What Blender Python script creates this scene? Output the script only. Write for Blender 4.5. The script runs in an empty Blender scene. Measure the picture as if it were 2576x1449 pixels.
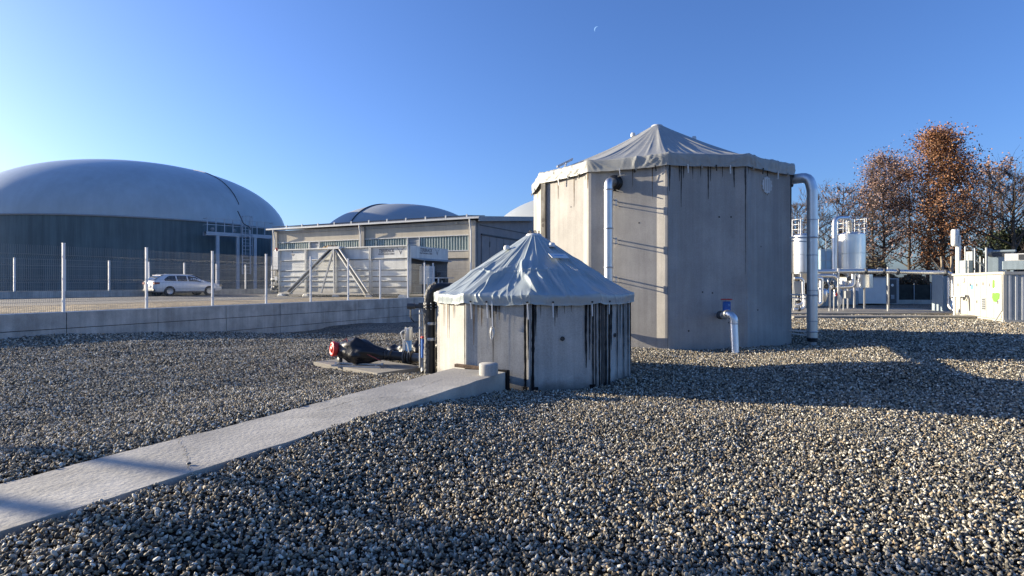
import bpy, math, random
import numpy as np
from mathutils import Vector, Matrix
random.seed(7)
rng = np.random.default_rng(11)
SC = bpy.context.scene
COL = SC.collection
PI = math.pi
R = math.radians

# ------------------------------------------------------------------ camera
CAMZ = 1.6
FP = 1430.0            # focal length in pixels of a 2576 px wide picture
cd = bpy.data.cameras.new('camera')
cam = bpy.data.objects.new('camera', cd)
COL.objects.link(cam)
cam.location = (0, 0, CAMZ)
cam.rotation_euler = (R(90), 0, 0)
cd.sensor_width = 36.0
cd.lens = 36.0 * FP / 2576.0
cd.shift_y = -13.5 / 2576.0
cd.clip_start = 0.05
cd.clip_end = 12000
SC.camera = cam

# ------------------------------------------------------------------ sky, sun, exposure
SUN_EL = 12.6
SUN_DIR = Vector((-0.951, 0.309, 0)).normalized() * math.cos(R(SUN_EL)) + Vector((0, 0, math.sin(R(SUN_EL))))
w = bpy.data.worlds.new('World')
SC.world = w
w.use_nodes = True
nt = w.node_tree
bg = nt.nodes['Background']
sky = nt.nodes.new('ShaderNodeTexSky')
sky.sky_type = 'NISHITA'
sky.sun_disc = False
sky.sun_elevation = R(SUN_EL)
sky.sun_rotation = R(-72.0)
sky.altitude = 0
sky.air_density = 1.0
sky.dust_density = 1.2
sky.ozone_density = 5.0
tn = nt.nodes.new('ShaderNodeMix'); tn.data_type = 'RGBA'; tn.blend_type = 'MULTIPLY'; tn.inputs[0].default_value = 1
tn.inputs[7].default_value = (.90, .92, 1.15, 1)
nt.links.new(sky.outputs[0], tn.inputs[6]); nt.links.new(tn.outputs[2], bg.inputs[0])
bg.inputs[1].default_value = 0.083
sl = bpy.data.lights.new('sun', 'SUN')
sl.energy = 4.4
sl.angle = R(0.53)
sl.color = (1.0, 0.87, 0.66)
so = bpy.data.objects.new('sun', sl)
COL.objects.link(so)
so.rotation_euler = SUN_DIR.to_track_quat('Z', 'Y').to_euler()
so.location = (0, 0, 30)
vs = SC.view_settings
vs.view_transform = 'Standard'
vs.look = 'None'
vs.exposure = 1.45
vs.gamma = 1.0
vs.use_curve_mapping = False
try:
    SC.cycles.use_denoising = True
    SC.cycles.max_bounces = 6
    SC.cycles.transparent_max_bounces = 8
except Exception:
    pass

# ------------------------------------------------------------------ geometry helpers
Z3 = Vector((0, 0, 1))
def at(px, py, Y):
    return Vector(((px - 1288.0) / FP * Y, Y, CAMZ + (711.0 - py) / FP * Y))

class G:
    def __init__(s):
        s.v = []; s.f = []; s.sm = []; s.mi = []; s.cur = 0
    def add(s, vs, fs, smooth=False):
        n = len(s.v)
        s.v.extend([tuple(p) for p in vs])
        for f in fs:
            s.f.append(tuple(i + n for i in f)); s.sm.append(smooth); s.mi.append(s.cur)
        return s
    def obox(s, c, ax, ay, az):
        c = Vector(c); vs = []
        for k in (-1, 1):
            for j in (-1, 1):
                for i in (-1, 1):
                    vs.append(c + ax * i + ay * j + az * k)
        return s.add(vs, [(0, 2, 3, 1), (4, 5, 7, 6), (0, 1, 5, 4), (2, 6, 7, 3), (0, 4, 6, 2), (1, 3, 7, 5)])
    def box(s, x0, x1, y0, y1, z0, z1):
        return s.obox(((x0 + x1) / 2, (y0 + y1) / 2, (z0 + z1) / 2), Vector(((x1 - x0) / 2, 0, 0)), Vector((0, (y1 - y0) / 2, 0)), Vector((0, 0, (z1 - z0) / 2)))
    def fbox(s, F, a0, a1, b0, b1, c0, c1):
        return s.obox(F.p((a0 + a1) / 2, (b0 + b1) / 2, (c0 + c1) / 2), F.u * ((a1 - a0) / 2), F.n * ((b1 - b0) / 2), Z3 * ((c1 - c0) / 2))
    def bar(s, p, q, w, h=None, up=Z3):
        p = Vector(p); q = Vector(q); h = w if h is None else h
        d = (q - p); L = d.length; d.normalize()
        if abs(d.dot(up)) > 0.98: up = Vector((0, 1, 0))
        x = d.cross(up).normalized(); y = x.cross(d).normalized()
        return s.obox((p + q) / 2, x * (w / 2), y * (h / 2), d * (L / 2))
    def tube(s, pts, r, n=10, caps=True, smooth=True):
        pts = [Vector(p) for p in pts]; m = len(pts)
        rs = r if isinstance(r, (list, tuple)) else [r] * m
        t0 = (pts[1] - pts[0]).normalized()
        ref = Z3 if abs(t0.z) < 0.9 else Vector((1, 0, 0))
        x = t0.cross(ref).normalized()
        vs = []
        for i in range(m):
            if i == 0: t = t0
            elif i == m - 1: t = (pts[-1] - pts[-2]).normalized()
            else:
                a = (pts[i] - pts[i - 1]); b = (pts[i + 1] - pts[i])
                t = (a.normalized() + b.normalized())
                t = t.normalized() if t.length > 1e-6 else a.normalized()
            x = (x - t * x.dot(t))
            x = x.normalized() if x.length > 1e-6 else t.orthogonal().normalized()
            y = t.cross(x)
            for k in range(n):
                a = 2 * PI * k / n
                vs.append(pts[i] + (x * math.cos(a) + y * math.sin(a)) * rs[i])
        fs = []
        for i in range(m - 1):
            for k in range(n):
                k2 = (k + 1) % n
                fs.append((i * n + k, i * n + k2, (i + 1) * n + k2, (i + 1) * n + k))
        s.add(vs, fs, smooth)
        if caps:
            s.add(vs[:n], [tuple(range(n))[::-1]]); s.add(vs[-n:], [tuple(range(n))])
        return s
    def lathe(s, prof, c, n=32, smooth=True, ax=None):
        c = Vector(c); M = Matrix.Identity(3)
        if ax is not None: M = Vector(ax).normalized().to_track_quat('Z', 'Y').to_matrix()
        vs = []
        for (r, z) in prof:
            for k in range(n):
                a = 2 * PI * k / n
                vs.append(c + M @ Vector((r * math.cos(a), r * math.sin(a), z)))
        fs = []
        for i in range(len(prof) - 1):
            for k in range(n):
                k2 = (k + 1) % n
                fs.append((i * n + k, i * n + k2, (i + 1) * n + k2, (i + 1) * n + k))
        return s.add(vs, fs, smooth)
    def cyl(s, p, q, r, n=16, smooth=True):
        return s.tube([p, q], r, n, True, smooth)

class Fr:
    def __init__(s, o, u, n):
        s.o = Vector(o); s.u = Vector((u[0], u[1], 0)).normalized(); s.n = Vector((n[0], n[1], 0)).normalized()
    def p(s, a, b=0.0, c=0.0):
        return s.o + s.u * a + s.n * b + Z3 * c

def bend(pts, rad, k=6):
    pts = [Vector(p) for p in pts]; out = [pts[0]]
    for i in range(1, len(pts) - 1):
        a = (pts[i - 1] - pts[i]); b = (pts[i + 1] - pts[i])
        r = min(rad, a.length * .49, b.length * .49)
        A = pts[i] + a.normalized() * r; B = pts[i] + b.normalized() * r
        for j in range(k + 1):
            t = j / k
            out.append(A * (1 - t) ** 2 + pts[i] * 2 * t * (1 - t) + B * t * t)
    out.append(pts[-1]); return out

WL = {}
def mesh(name, g, mats):
    me = bpy.data.meshes.new(name)
    me.from_pydata(g.v, [], g.f)
    for m in (mats if isinstance(mats, (list, tuple)) else [mats]): me.materials.append(m)
    me.polygons.foreach_set('use_smooth', g.sm)
    me.polygons.foreach_set('material_index', g.mi)
    me.update()
    return me
def obj(name, g, mats, parent=None, kind=None, label=None, cat=None, group=None, bevel=0, base=False):
    A = np.array(g.v, dtype=float); lo = A.min(0); hi = A.max(0)
    c = Vector(((lo[0] + hi[0]) / 2, (lo[1] + hi[1]) / 2, lo[2] if (parent is None) else (lo[2] + hi[2]) / 2))
    g.v = [tuple(x) for x in (A - np.array(c))]
    o = bpy.data.objects.new(name, mesh(name, g, mats)); COL.objects.link(o)
    WL[o.name] = c
    if parent is not None:
        o.parent = parent; o.location = c - WL[parent.name]
    else: o.location = c
    if bevel:
        b = o.modifiers.new('bevel', 'BEVEL'); b.width = bevel; b.segments = 2; b.limit_method = 'ANGLE'
    if kind: o['kind'] = kind
    if label: o['label'] = label
    if cat: o['category'] = cat
    if group: o['group'] = group
    return o
def root(name, label, cat, loc, group=None):
    o = bpy.data.objects.new(name, None); COL.objects.link(o)
    o.empty_display_size = .2; o.location = loc; WL[o.name] = Vector(loc)
    o['label'] = label; o['category'] = cat
    if group: o['group'] = group
    return o
def share(src, name, parent, world):
    o = src.copy(); COL.objects.link(o); o.parent = parent
    o.location = Vector(world) - WL[parent.name]; WL[o.name] = Vector(world)
    return o

# ------------------------------------------------------------------ materials
MATS = {}
def nn(nt, t, **k):
    n = nt.nodes.new(t)
    for a, b in k.items(): setattr(n, a, b)
    return n
def surf(name, col, rough=.7, metal=0.0, var=.12, vscale=1.5, bump=.0, bscale=40, bdist=.01, streak=0.0, sscale=2.2, speck=0.0, spscale=60, spec=.5, tint=None, coat=0.0, grime=None, emit=0):
    """base colour varied by soft noise, fine speckle and vertical streaks; bump from fine noise"""
    m = bpy.data.materials.new(name); m.use_nodes = True; nt = m.node_tree; L = nt.links
    b = nt.nodes['Principled BSDF']
    b.inputs['Roughness'].default_value = rough; b.inputs['Metallic'].default_value = metal
    b.inputs['Specular IOR Level'].default_value = spec
    if coat: b.inputs['Coat Weight'].default_value = coat; b.inputs['Coat Roughness'].default_value = .1
    geo = nn(nt, 'ShaderNodeNewGeometry'); P = geo.outputs['Position']
    c = nn(nt, 'ShaderNodeRGB'); c.outputs[0].default_value = (*col, 1); cur = c.outputs[0]
    def mul(cur, fac_socket, lo, hi, a=.35, bb=.65):
        mr = nn(nt, 'ShaderNodeMapRange'); L.new(fac_socket, mr.inputs[0])
        mr.inputs[1].default_value = a; mr.inputs[2].default_value = bb; mr.inputs[3].default_value = lo; mr.inputs[4].default_value = hi
        mx = nn(nt, 'ShaderNodeMix', data_type='RGBA', blend_type='MULTIPLY'); mx.inputs[0].default_value = 1
        L.new(cur, mx.inputs[6]); L.new(mr.outputs[0], mx.inputs[7]); return mx.outputs[2]
    if var:
        n = nn(nt, 'ShaderNodeTexNoise'); n.inputs['Scale'].default_value = vscale; n.inputs['Detail'].default_value = 6; n.inputs['Roughness'].default_value = .6
        L.new(P, n.inputs['Vector']); cur = mul(cur, n.outputs[0], 1 - var, 1 + var)
        if tint:
            n2 = nn(nt, 'ShaderNodeTexNoise'); n2.inputs['Scale'].default_value = vscale * .6; n2.inputs['Detail'].default_value = 4
            L.new(P, n2.inputs['Vector'])
            mr = nn(nt, 'ShaderNodeMapRange'); L.new(n2.outputs[0], mr.inputs[0]); mr.inputs[1].default_value = .45; mr.inputs[2].default_value = .7
            mx = nn(nt, 'ShaderNodeMix', data_type='RGBA'); L.new(mr.outputs[0], mx.inputs[0]); L.new(cur, mx.inputs[6]); mx.inputs[7].default_value = (*tint, 1); cur = mx.outputs[2]
    if speck:
        n = nn(nt, 'ShaderNodeTexNoise'); n.inputs['Scale'].default_value = spscale; n.inputs['Detail'].default_value = 3
        L.new(P, n.inputs['Vector']); cur = mul(cur, n.outputs[0], 1 - speck, 1 + speck * .6)
    if streak:
        mp = nn(nt, 'ShaderNodeVectorMath', operation='MULTIPLY'); L.new(P, mp.inputs[0]); mp.inputs[1].default_value = (sscale * 4, sscale * 4, sscale * .22)
        n = nn(nt, 'ShaderNodeTexNoise'); n.inputs['Scale'].default_value = 1; n.inputs['Detail'].default_value = 5; n.inputs['Roughness'].default_value = .65
        L.new(mp.outputs[0], n.inputs['Vector']); cur = mul(cur, n.outputs[0], 1 - streak, 1 + streak * .5, .38, .62)
    if grime:   # (z level, height, colour): dirt splashed up from the ground, uneven
        sx = nn(nt, 'ShaderNodeSeparateXYZ'); L.new(P, sx.inputs[0])
        n = nn(nt, 'ShaderNodeTexNoise'); n.inputs['Scale'].default_value = 6; n.inputs['Detail'].default_value = 5; L.new(P, n.inputs['Vector'])
        ad = nn(nt, 'ShaderNodeMath', operation='MULTIPLY_ADD'); L.new(n.outputs[0], ad.inputs[0]); ad.inputs[1].default_value = -grime[1] * 1.6; L.new(sx.outputs[2], ad.inputs[2])
        mr = nn(nt, 'ShaderNodeMapRange'); L.new(ad.outputs[0], mr.inputs[0]); mr.inputs[1].default_value = grime[0] - grime[1] * .8; mr.inputs[2].default_value = grime[0] + grime[1] * .3; mr.inputs[3].default_value = .75; mr.inputs[4].default_value = 0
        mx = nn(nt, 'ShaderNodeMix', data_type='RGBA'); L.new(mr.outputs[0], mx.inputs[0]); L.new(cur, mx.inputs[6]); mx.inputs[7].default_value = (*grime[2], 1); cur = mx.outputs[2]
    L.new(cur, b.inputs['Base Color'])
    if bump:
        n = nn(nt, 'ShaderNodeTexNoise'); n.inputs['Scale'].default_value = bscale; n.inputs['Detail'].default_value = 5
        L.new(P, n.inputs['Vector'])
        bp = nn(nt, 'ShaderNodeBump'); bp.inputs['Strength'].default_value = bump; bp.inputs['Distance'].default_value = bdist
        L.new(n.outputs[0], bp.inputs['Height']); L.new(bp.outputs[0], b.inputs['Normal'])
    if emit:
        b.inputs['Emission Color'].default_value = (*col, 1); b.inputs['Emission Strength'].default_value = emit
    MATS[name] = m
    return m

M_conc = surf('concrete_tank', (.375, .36, .335), .9, var=.14, vscale=1.1, bump=.14, bscale=35, bdist=.006, streak=.10, sscale=1.6, speck=.08, spscale=45, tint=(.315, .305, .283))
M_conc2 = surf('concrete_small_tank', (.42, .41, .38), .88, var=.12, vscale=1.6, bump=.14, bscale=40, bdist=.006, streak=.14, sscale=2.5, speck=.12, spscale=55, grime=(.0, .16, (.10, .09, .08)))
M_slab = surf('concrete_slab', (.39, .37, .32), .85, var=.32, vscale=1.4, bump=.5, bscale=26, bdist=.012, speck=.10, spscale=90, tint=(.30, .285, .26))
M_wall = surf('concrete_wall', (.45, .44, .40), .9, var=.22, vscale=1.3, bump=.5, bscale=30, bdist=.008, streak=.15, sscale=1.2, speck=.1, spscale=40)
M_joint = surf('dark_joint', (.05, .045, .04), .95, var=.1)
M_pad = surf('concrete_pad', (.27, .25, .21), .9, var=.12, vscale=2, bump=.3, speck=.1)
M_tarp = surf('grey_tarpaulin', (.34, .385, .39), .28, var=.07, vscale=2.5, bump=.12, bscale=9, bdist=.02, spec=.5, tint=(.31, .35, .35))
M_tarpb = surf('pale_tarpaulin', (.32, .325, .305), .5, var=.06, vscale=1.2, bump=.12, bscale=6, bdist=.02, streak=.08)
M_dome = surf('dome_membrane', (.42, .48, .50), .36, var=.07, vscale=.25, spec=.5, streak=.05, sscale=.3)
M_dome2 = surf('far_dome_membrane', (.34, .37, .38), .5, var=.05, vscale=.2)
M_clad = surf('dark_cladding', (.09, .135, .145), .55, var=.12, vscale=.3, streak=.25, sscale=.5)
M_steel = surf('steel_cladding', (.70, .70, .69), .40, 1.0, var=.06, vscale=3, bump=.08, bscale=12, bdist=.01)
M_steel2 = surf('stainless_tank', (.80, .79, .76), .30, 1.0, var=.05, vscale=2, bump=.05, bscale=8)
M_galv = surf('galvanised_steel', (.46, .47, .48), .45, .7, var=.12, vscale=6)
M_white = surf('white_paint', (.66, .66, .63), .45, var=.05, vscale=2)
M_wpost = surf('white_post', (.74, .74, .72), .4, var=.04)
M_wire = surf('galvanised_wire', (.27, .29, .285), .6, .0, var=.0)
M_black = surf('black_rubber', (.012, .012, .013), .45, var=.2, vscale=5)
M_tar = surf('tar_streaks', (.010, .010, .011), .7, var=.3, vscale=9, spec=.15)
M_stain = surf('dark_stain', (.055, .052, .048), .85, var=.3, vscale=14)
M_rust = surf('brown_stain', (.14, .105, .07), .9, var=.3, vscale=14)
M_foil = surf('wrinkled_foil', (.07, .07, .07), .6, .0, var=.2, vscale=8, bump=.9, bscale=22, bdist=.03)
M_blue = surf('blue_paint', (.015, .10, .36), .35, var=.08)
M_lblue = surf('light_blue_paint', (.16, .33, .60), .4, var=.06)
M_red = surf('red_paint', (.55, .03, .025), .4, var=.06)
M_film = surf('black_film', (.010, .010, .012), .42, var=.2, vscale=6, bump=1, bscale=9, bdist=.02)
M_dgrey = surf('dark_grey_paint_and_shade', (.06, .065, .07), .55, var=.1)  # also the painted-in shade of the hopper's struts and panel gaps
M_grey = surf('grey_paint', (.28, .30, .31), .5, var=.08)
M_bgrey = surf('blue_grey_sheet', (.25, .31, .34), .5, var=.08, streak=.1)
M_cream = surf('cream_render', (.56, .50, .39), .85, var=.06, streak=.06)
M_bconc = surf('building_concrete', (.40, .38, .34), .85, var=.12, streak=.12)
M_glaz = surf('translucent_glazing', (.24, .30, .27), .35, var=.14, vscale=1.5)
M_glass = surf('window_glass', (.03, .04, .05), .08, var=.0, spec=.8)
M_roof = surf('roof_sheet', (.40, .39, .37), .5, var=.1)
M_solar = surf('solar_glass', (.02, .025, .04), .15, var=0)
M_hopper = surf('hopper_paint', (.66, .66, .61), .5, var=.08, streak=.10, sscale=.9, grime=(1.0, .5, (.36, .32, .25)))
M_straw = surf('straw', (.30, .20, .09), .9, var=.4, vscale=9)
M_asph = surf('yard_pavement', (.13, .12, .105), .9, var=.25, vscale=.5, speck=.15, spscale=30)
M_dirt = surf('muddy_apron', (.30, .225, .125), .95, var=.3, vscale=.9, bump=.8, bscale=5, bdist=.08, tint=(.20, .155, .095))
M_car = surf('white_car_paint', (.74, .75, .75), .25, var=.02, coat=.8)
M_tyre = surf('tyre', (.02, .02, .02), .8, var=.1)
M_green = surf('green_print', (.16, .50, .06), .5, var=.03)
M_print = surf('grey_print', (.10, .10, .11), .5, var=.0)
M_bark = surf('bark', (.085, .07, .055), .95, var=.3, vscale=3)
M_bark2 = surf('pale_bark', (.27, .22, .16), .95, var=.3, vscale=3)
M_twig = surf('twigs', (.13, .10, .085), .95, var=.25, vscale=1)
def leafmat(name, cols):
    m = bpy.data.materials.new(name); m.use_nodes = True; nt = m.node_tree; b = nt.nodes['Principled BSDF']
    b.inputs['Roughness'].default_value = .7
    g = nn(nt, 'ShaderNodeNewGeometry'); r = nn(nt, 'ShaderNodeValToRGB')
    while len(r.color_ramp.elements) < len(cols): r.color_ramp.elements.new(.5)
    for i, c in enumerate(cols):
        r.color_ramp.elements[i].position = i / (len(cols) - 1); r.color_ramp.elements[i].color = (*c, 1)
    nt.links.new(g.outputs['Random Per Island'], r.inputs[0]); nt.links.new(r.outputs[0], b.inputs['Base Color'])
    MATS[name] = m; return m
M_leaf = leafmat('brown_leaves', [(.09, .038, .018), (.24, .10, .040), (.33, .155, .065), (.15, .075, .038), (.40, .22, .11)])
M_leaf2 = leafmat('pale_brown_leaves', [(.16, .10, .08), (.28, .17, .13), (.22, .14, .11), (.36, .24, .19)])
M_ever = leafmat('evergreen_leaves', [(.02, .035, .015), (.04, .06, .025), (.06, .07, .03)])
M_under = leafmat('undergrowth_leaves', [(.05, .035, .02), (.12, .08, .045), (.09, .07, .04), (.05, .055, .025)])

# ------------------------------------------------------------------ lay of the land
CP = [(0, 0, .06), (3, 3, 0), (6, 5, 0), (1.5, 5, .02), (.5, 7.9, 0), (2, 8, 0), (4, 10, 0), (4, 13.3, 0), (7, 14, 0), (12, 12, 0), (12, 22, 0), (20, 25, 0), (25, 35, 0), (9, 30, 0), (0, 14, -.05),
      (-2.9, 2.6, .24), (-2.3, 3.8, .22), (-1.7, 4.9, .17), (-1.15, 6.0, .12), (-.6, 7.1, .04), (-.15, 8.0, -.03), (-1.0, 4.0, .13), (-1.2, 2.0, .12),
      (-3.8, 3.8, .22), (-3.0, 5.5, .18), (-2.0, 7.6, .12), (-1.3, 9.3, .06), (-3, 9.5, -.01), (-3.9, 11, -.02), (-2.3, 9.5, -.02), (-1.6, 10.4, -.02), (-3.1, 11.8, -.02), (-2.7, 10.7, -.04), (-5, 8, .06), (-6, 5, .12),
      (-13.6, 15.2, .09), (-12, 12, .08), (-10, 14, .04), (-9, 12, .02), (-7, 16, -.18), (-9.3, 24, -.42), (-6, 20, -.38), (-5.3, 32, -.57), (-3, 24, -.4), (-2, 16, -.08), (0, 30, -.4), (-4, 12.5, 0), (-18, 8, .1), (-12, 5, .1), (-20, 2, .1), (0, 60, 0), (30, 0, 0), (40, 40, 0), (-40, 0, 0)]
CPa = np.array(CP)
def gz(x, y):
    x = np.asarray(x, float); y = np.asarray(y, float)
    d2 = (x[..., None] - CPa[:, 0]) ** 2 + (y[..., None] - CPa[:, 1]) ** 2 + .15
    wt = d2 ** -1.5
    z = (wt * CPa[:, 2]).sum(-1) / wt.sum(-1)
    # gravel heaped against the channel slab
    ux, uy = -.437, -.8994
    a = (x + .10) * ux + (y - 8.39) * uy; b = (x + .10) * uy - (y - 8.39) * ux; b = np.where(np.ones_like(b) > 0, b, b)
    b = -( (x + .10) * (-uy) + (y - 8.39) * ux)
    near = np.interp(a, [-.6, .0, .9, 2.0, 3.3, 12], [-.02, -.02, .07, .185, .245, .25]); farl = np.interp(a, [-.6, 0, 1, 3, 12], [.05, .08, .15, .255, .26])
    dn = np.clip(-b, 0, None); df = np.clip(b - .9, 0, None); inr = (a > -1.5) & (a < 12)
    wn = np.where(b < .45, np.exp(-(dn / .9) ** 2), np.exp(-(df / 1.0) ** 2)) * inr * np.clip((a + 1.5) / 1.2, 0, 1)
    z = z * (1 - wn) + np.where(b < .45, near, farl) * wn
    far = np.clip((np.hypot(x, y) - 60) / 60, 0, 1)
    und = .007 * np.sin(x * 2.7 + 2 + np.sin(y)) * np.sin(y * 2.2 + np.sin(x * 1.3)) + .022 * np.sin(x * 1.9 + y * .7) * np.sin(y * 1.3 - x * .6) + .012 * np.sin(x * 4.1 + 1) * np.sin(y * 3.7)
    # a low ridge of heaped gravel over a buried line, right of the small tank
    dd = (x - 7.45) * .899 - (y - 11.1) * .438
    rf = np.interp(dd, [-2.6, -.25, -.05, .62, .9], [0, .21, .22, .0, 0]); wy = np.clip((y - 8.2) / 1.2, 0, 1) * np.clip((14.0 - y) / 1.0, 0, 1)
    z = z + rf * wy
    return z * (1 - far) + und * (1 - far)
def gz1(x, y): return float(gz(np.array([x]), np.array([y]))[0])

WU = Vector((.487, 1, 0)).normalized()               # direction of the retaining wall, the slab, the fences
WN = Vector((WU.y, -WU.x, 0))                        # towards the gravel
def WT(t, z=0): return Vector((-13 + .487 * t, 16.5 + t, z))
YZ = .68                                             # yard level behind the wall

# ground sheet to the horizon
def gravel_ground_material():
    m = bpy.data.materials.new('gravel_ground'); m.use_nodes = True; nt = m.node_tree; L = nt.links; b = nt.nodes['Principled BSDF']
    b.inputs['Roughness'].default_value = .95; b.inputs['Specular IOR Level'].default_value = .2
    P = nn(nt, 'ShaderNodeNewGeometry').outputs['Position']
    v = nn(nt, 'ShaderNodeTexVoronoi'); v.inputs['Scale'].default_value = 26; L.new(P, v.inputs['Vector'])
    sp = nn(nt, 'ShaderNodeSeparateColor'); L.new(v.outputs['Color'], sp.inputs[0])
    r = nn(nt, 'ShaderNodeValToRGB'); e = r.color_ramp.elements
    e[0].color = (.06, .052, .042, 1); e[1].color = (.42, .36, .27, 1); x = e.new(.5); x.color = (.19, .165, .13, 1)
    L.new(sp.outputs[0], r.inputs[0])
    n = nn(nt, 'ShaderNodeTexNoise'); n.inputs['Scale'].default_value = .35; n.inputs['Detail'].default_value = 6; L.new(P, n.inputs['Vector'])
    mr = nn(nt, 'ShaderNodeMapRange'); L.new(n.outputs[0], mr.inputs[0]); mr.inputs[1].default_value = .3; mr.inputs[2].default_value = .7; mr.inputs[3].default_value = .75; mr.inputs[4].default_value = 1.2
    mx = nn(nt, 'ShaderNodeMix', data_type='RGBA', blend_type='MULTIPLY'); mx.inputs[0].default_value = 1; L.new(r.outputs[0], mx.inputs[6]); L.new(mr.outputs[0], mx.inputs[7])
    L.new(mx.outputs[2], b.inputs['Base Color'])
    bp = nn(nt, 'ShaderNodeBump'); bp.inputs['Strength'].default_value = 1; bp.inputs['Distance'].default_value = .035; bp.invert = True
    L.new(v.outputs['Distance'], bp.inputs['Height']); L.new(bp.outputs[0], b.inputs['Normal'])
    return m
M_gground = gravel_ground_material()
def axis(fine, lo, hi, far):
    a = list(np.arange(lo, hi + 1e-6, fine)); x = fine; p = hi
    while p < far: x *= 1.6; p += x; a.append(p)
    x = fine; p = lo; pre = []
    while p > -far: x *= 1.6; p -= x; pre.append(p)
    return np.array(pre[::-1] + a)
xs = axis(.5, -26, 30, 5000); ys = axis(.5, -4, 40, 5000)
XX, YY = np.meshgrid(xs, ys); ZZ = gz(XX, YY) - .012 - .07 * ((YY < 26) & (YY > 1) & (np.abs(XX) < YY + 3))
g = G(); nx = len(xs)
g.v = list(zip(XX.ravel().tolist(), YY.ravel().tolist(), ZZ.ravel().tolist()))
for j in range(len(ys) - 1):
    for i in range(nx - 1):
        a = j * nx + i; g.f.append((a, a + 1, a + nx + 1, a + nx)); g.sm.append(True); g.mi.append(0)
obj('ground', g, M_gground, kind='structure')

# ------------------------------------------------------------------ loose pebbles (real stones, instanced on the ground)
SLAB = [Vector((-.10, 8.39, 0)), Vector((-.86, 8.95, 0))]         # near corners of the slab's tank end (right, left)
SU = Vector((-2.61, -5.37, 0)).normalized()
ST = Vector((.39, 10.12, 0)); SR = 1.72                             # small tank
BT = Vector((4.39, 17.2, 0)); BR = 3.77                             # big tank
PAD = [Vector((-3.84, 11.0, 0)), Vector((-2.27, 9.6, 0)), Vector((-1.60, 10.36, 0)), Vector((-3.17, 11.76, 0))]
def stones():
    st = .14
    X, Y = np.meshgrid(np.arange(-24, 27, st), np.arange(1.3, 28, st))
    k = (np.abs(X) < (.93 * Y + 1.3))
    k &= (Y < 21.5) | (X > 8)
    d = WN.x * (X + 13) + WN.y * (Y - 16.5)            # distance from the retaining wall
    k &= d > .02
    k &= np.hypot(X - ST.x, Y - ST.y) > SR * .97
    k &= np.hypot(X - BT.x, Y - BT.y) > BR * .975
    q = SLAB[0]; un = Vector((-SU.y, SU.x, 0))
    if un.dot(SLAB[1] - SLAB[0]) < 0: un = -un
    a = (X - q.x) * SU.x + (Y - q.y) * SU.y; b = (X - q.x) * un.x + (Y - q.y) * un.y
    k &= ~((a > .05) & (b > -.03) & (b < .94))
    e1 = (PAD[1] - PAD[0]); e2 = (PAD[3] - PAD[0])
    s1 = ((X - PAD[0].x) * e1.x + (Y - PAD[0].y) * e1.y) / e1.length_squared
    s2 = ((X - PAD[0].x) * e2.x + (Y - PAD[0].y) * e2.y) / e2.length_squared
    k &= ~((s1 > -.01) & (s1 < 1.03) & (s2 > -.01) & (s2 < 1.03))
    cx = X[k] - st / 2; cy = Y[k] - st / 2; n = len(cx)
    vx = np.stack([cx, cx + st, cx + st, cx], 1); vy = np.stack([cy, cy, cy + st, cy + st], 1)
    vz = gz(vx.ravel(), vy.ravel())
    V = np.stack([vx.ravel(), vy.ravel(), vz], 1)
    me = bpy.data.meshes.new('gravel')
    me.from_pydata(V.tolist(), [], np.arange(4 * n).reshape(n, 4).tolist())
    dist = np.hypot(vx.ravel(), vy.ravel())
    den = np.interp(dist, [0, 7, 11, 16, 20, 26, 36], [3900, 3300, 1900, 950, 560, 380, 260])
    sc = np.interp(dist, [0, 7, 12, 18, 22, 30], [1.0, 1.05, 1.25, 1.7, 2.0, 2.4])
    for nm, arr in (('den', den), ('scl', sc)):
        at_ = me.attributes.new(nm, 'FLOAT', 'POINT'); at_.data.foreach_set('value', arr.astype(np.float32))
    o = bpy.data.objects.new('gravel', me); COL.objects.link(o); o['kind'] = 'stuff'
    o['label'] = 'loose grey and tan pebbles covering the open ground around the tanks'; o['category'] = 'gravel'
    m = bpy.data.materials.new('pebble'); m.use_nodes = True; nt = m.node_tree; L = nt.links; b = nt.nodes['Principled BSDF']
    b.inputs['Roughness'].default_value = .7; b.inputs['Specular IOR Level'].default_value = .22
    oi = nn(nt, 'ShaderNodeObjectInfo'); r = nn(nt, 'ShaderNodeValToRGB'); r.color_ramp.interpolation = 'CONSTANT'
    cols = [(0.084, 0.079, 0.066), (0.209, 0.191, 0.154), (0.298, 0.276, 0.221), (0.045, 0.044, 0.038), (0.497, 0.452, 0.358), (0.229, 0.204, 0.151), (0.129, 0.121, 0.101), (0.597, 0.552, 0.447), (0.338, 0.268, 0.174), (0.094, 0.092, 0.079), (0.358, 0.328, 0.263), (0.418, 0.323, 0.204), (0.189, 0.179, 0.147), (0.704, 0.671, 0.567)]
    e = r.color_ramp.elements
    while len(e) < len(cols): e.new(.5)
    for i, c in enumerate(cols): e[i].position = i / len(cols); e[i].color = (*c, 1)
    L.new(oi.outputs['Random'], r.inputs[0])
    tc = nn(nt, 'ShaderNodeTexCoord'); nz = nn(nt, 'ShaderNodeTexNoise'); nz.inputs['Scale'].default_value = 55; nz.inputs['Detail'].default_value = 4
    L.new(tc.outputs['Object'], nz.inputs['Vector'])
    mr = nn(nt, 'ShaderNodeMapRange'); L.new(nz.outputs[0], mr.inputs[0]); mr.inputs[1].default_value = .3; mr.inputs[2].default_value = .7; mr.inputs[3].default_value = .75; mr.inputs[4].default_value = 1.2
    mx = nn(nt, 'ShaderNodeMix', data_type='RGBA', blend_type='MULTIPLY'); mx.inputs[0].default_value = 1; L.new(r.outputs[0], mx.inputs[6]); L.new(mr.outputs[0], mx.inputs[7])
    L.new(mx.outputs[2], b.inputs['Base Color'])
    ng = bpy.data.node_groups.new('pebbles', 'GeometryNodeTree')
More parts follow.
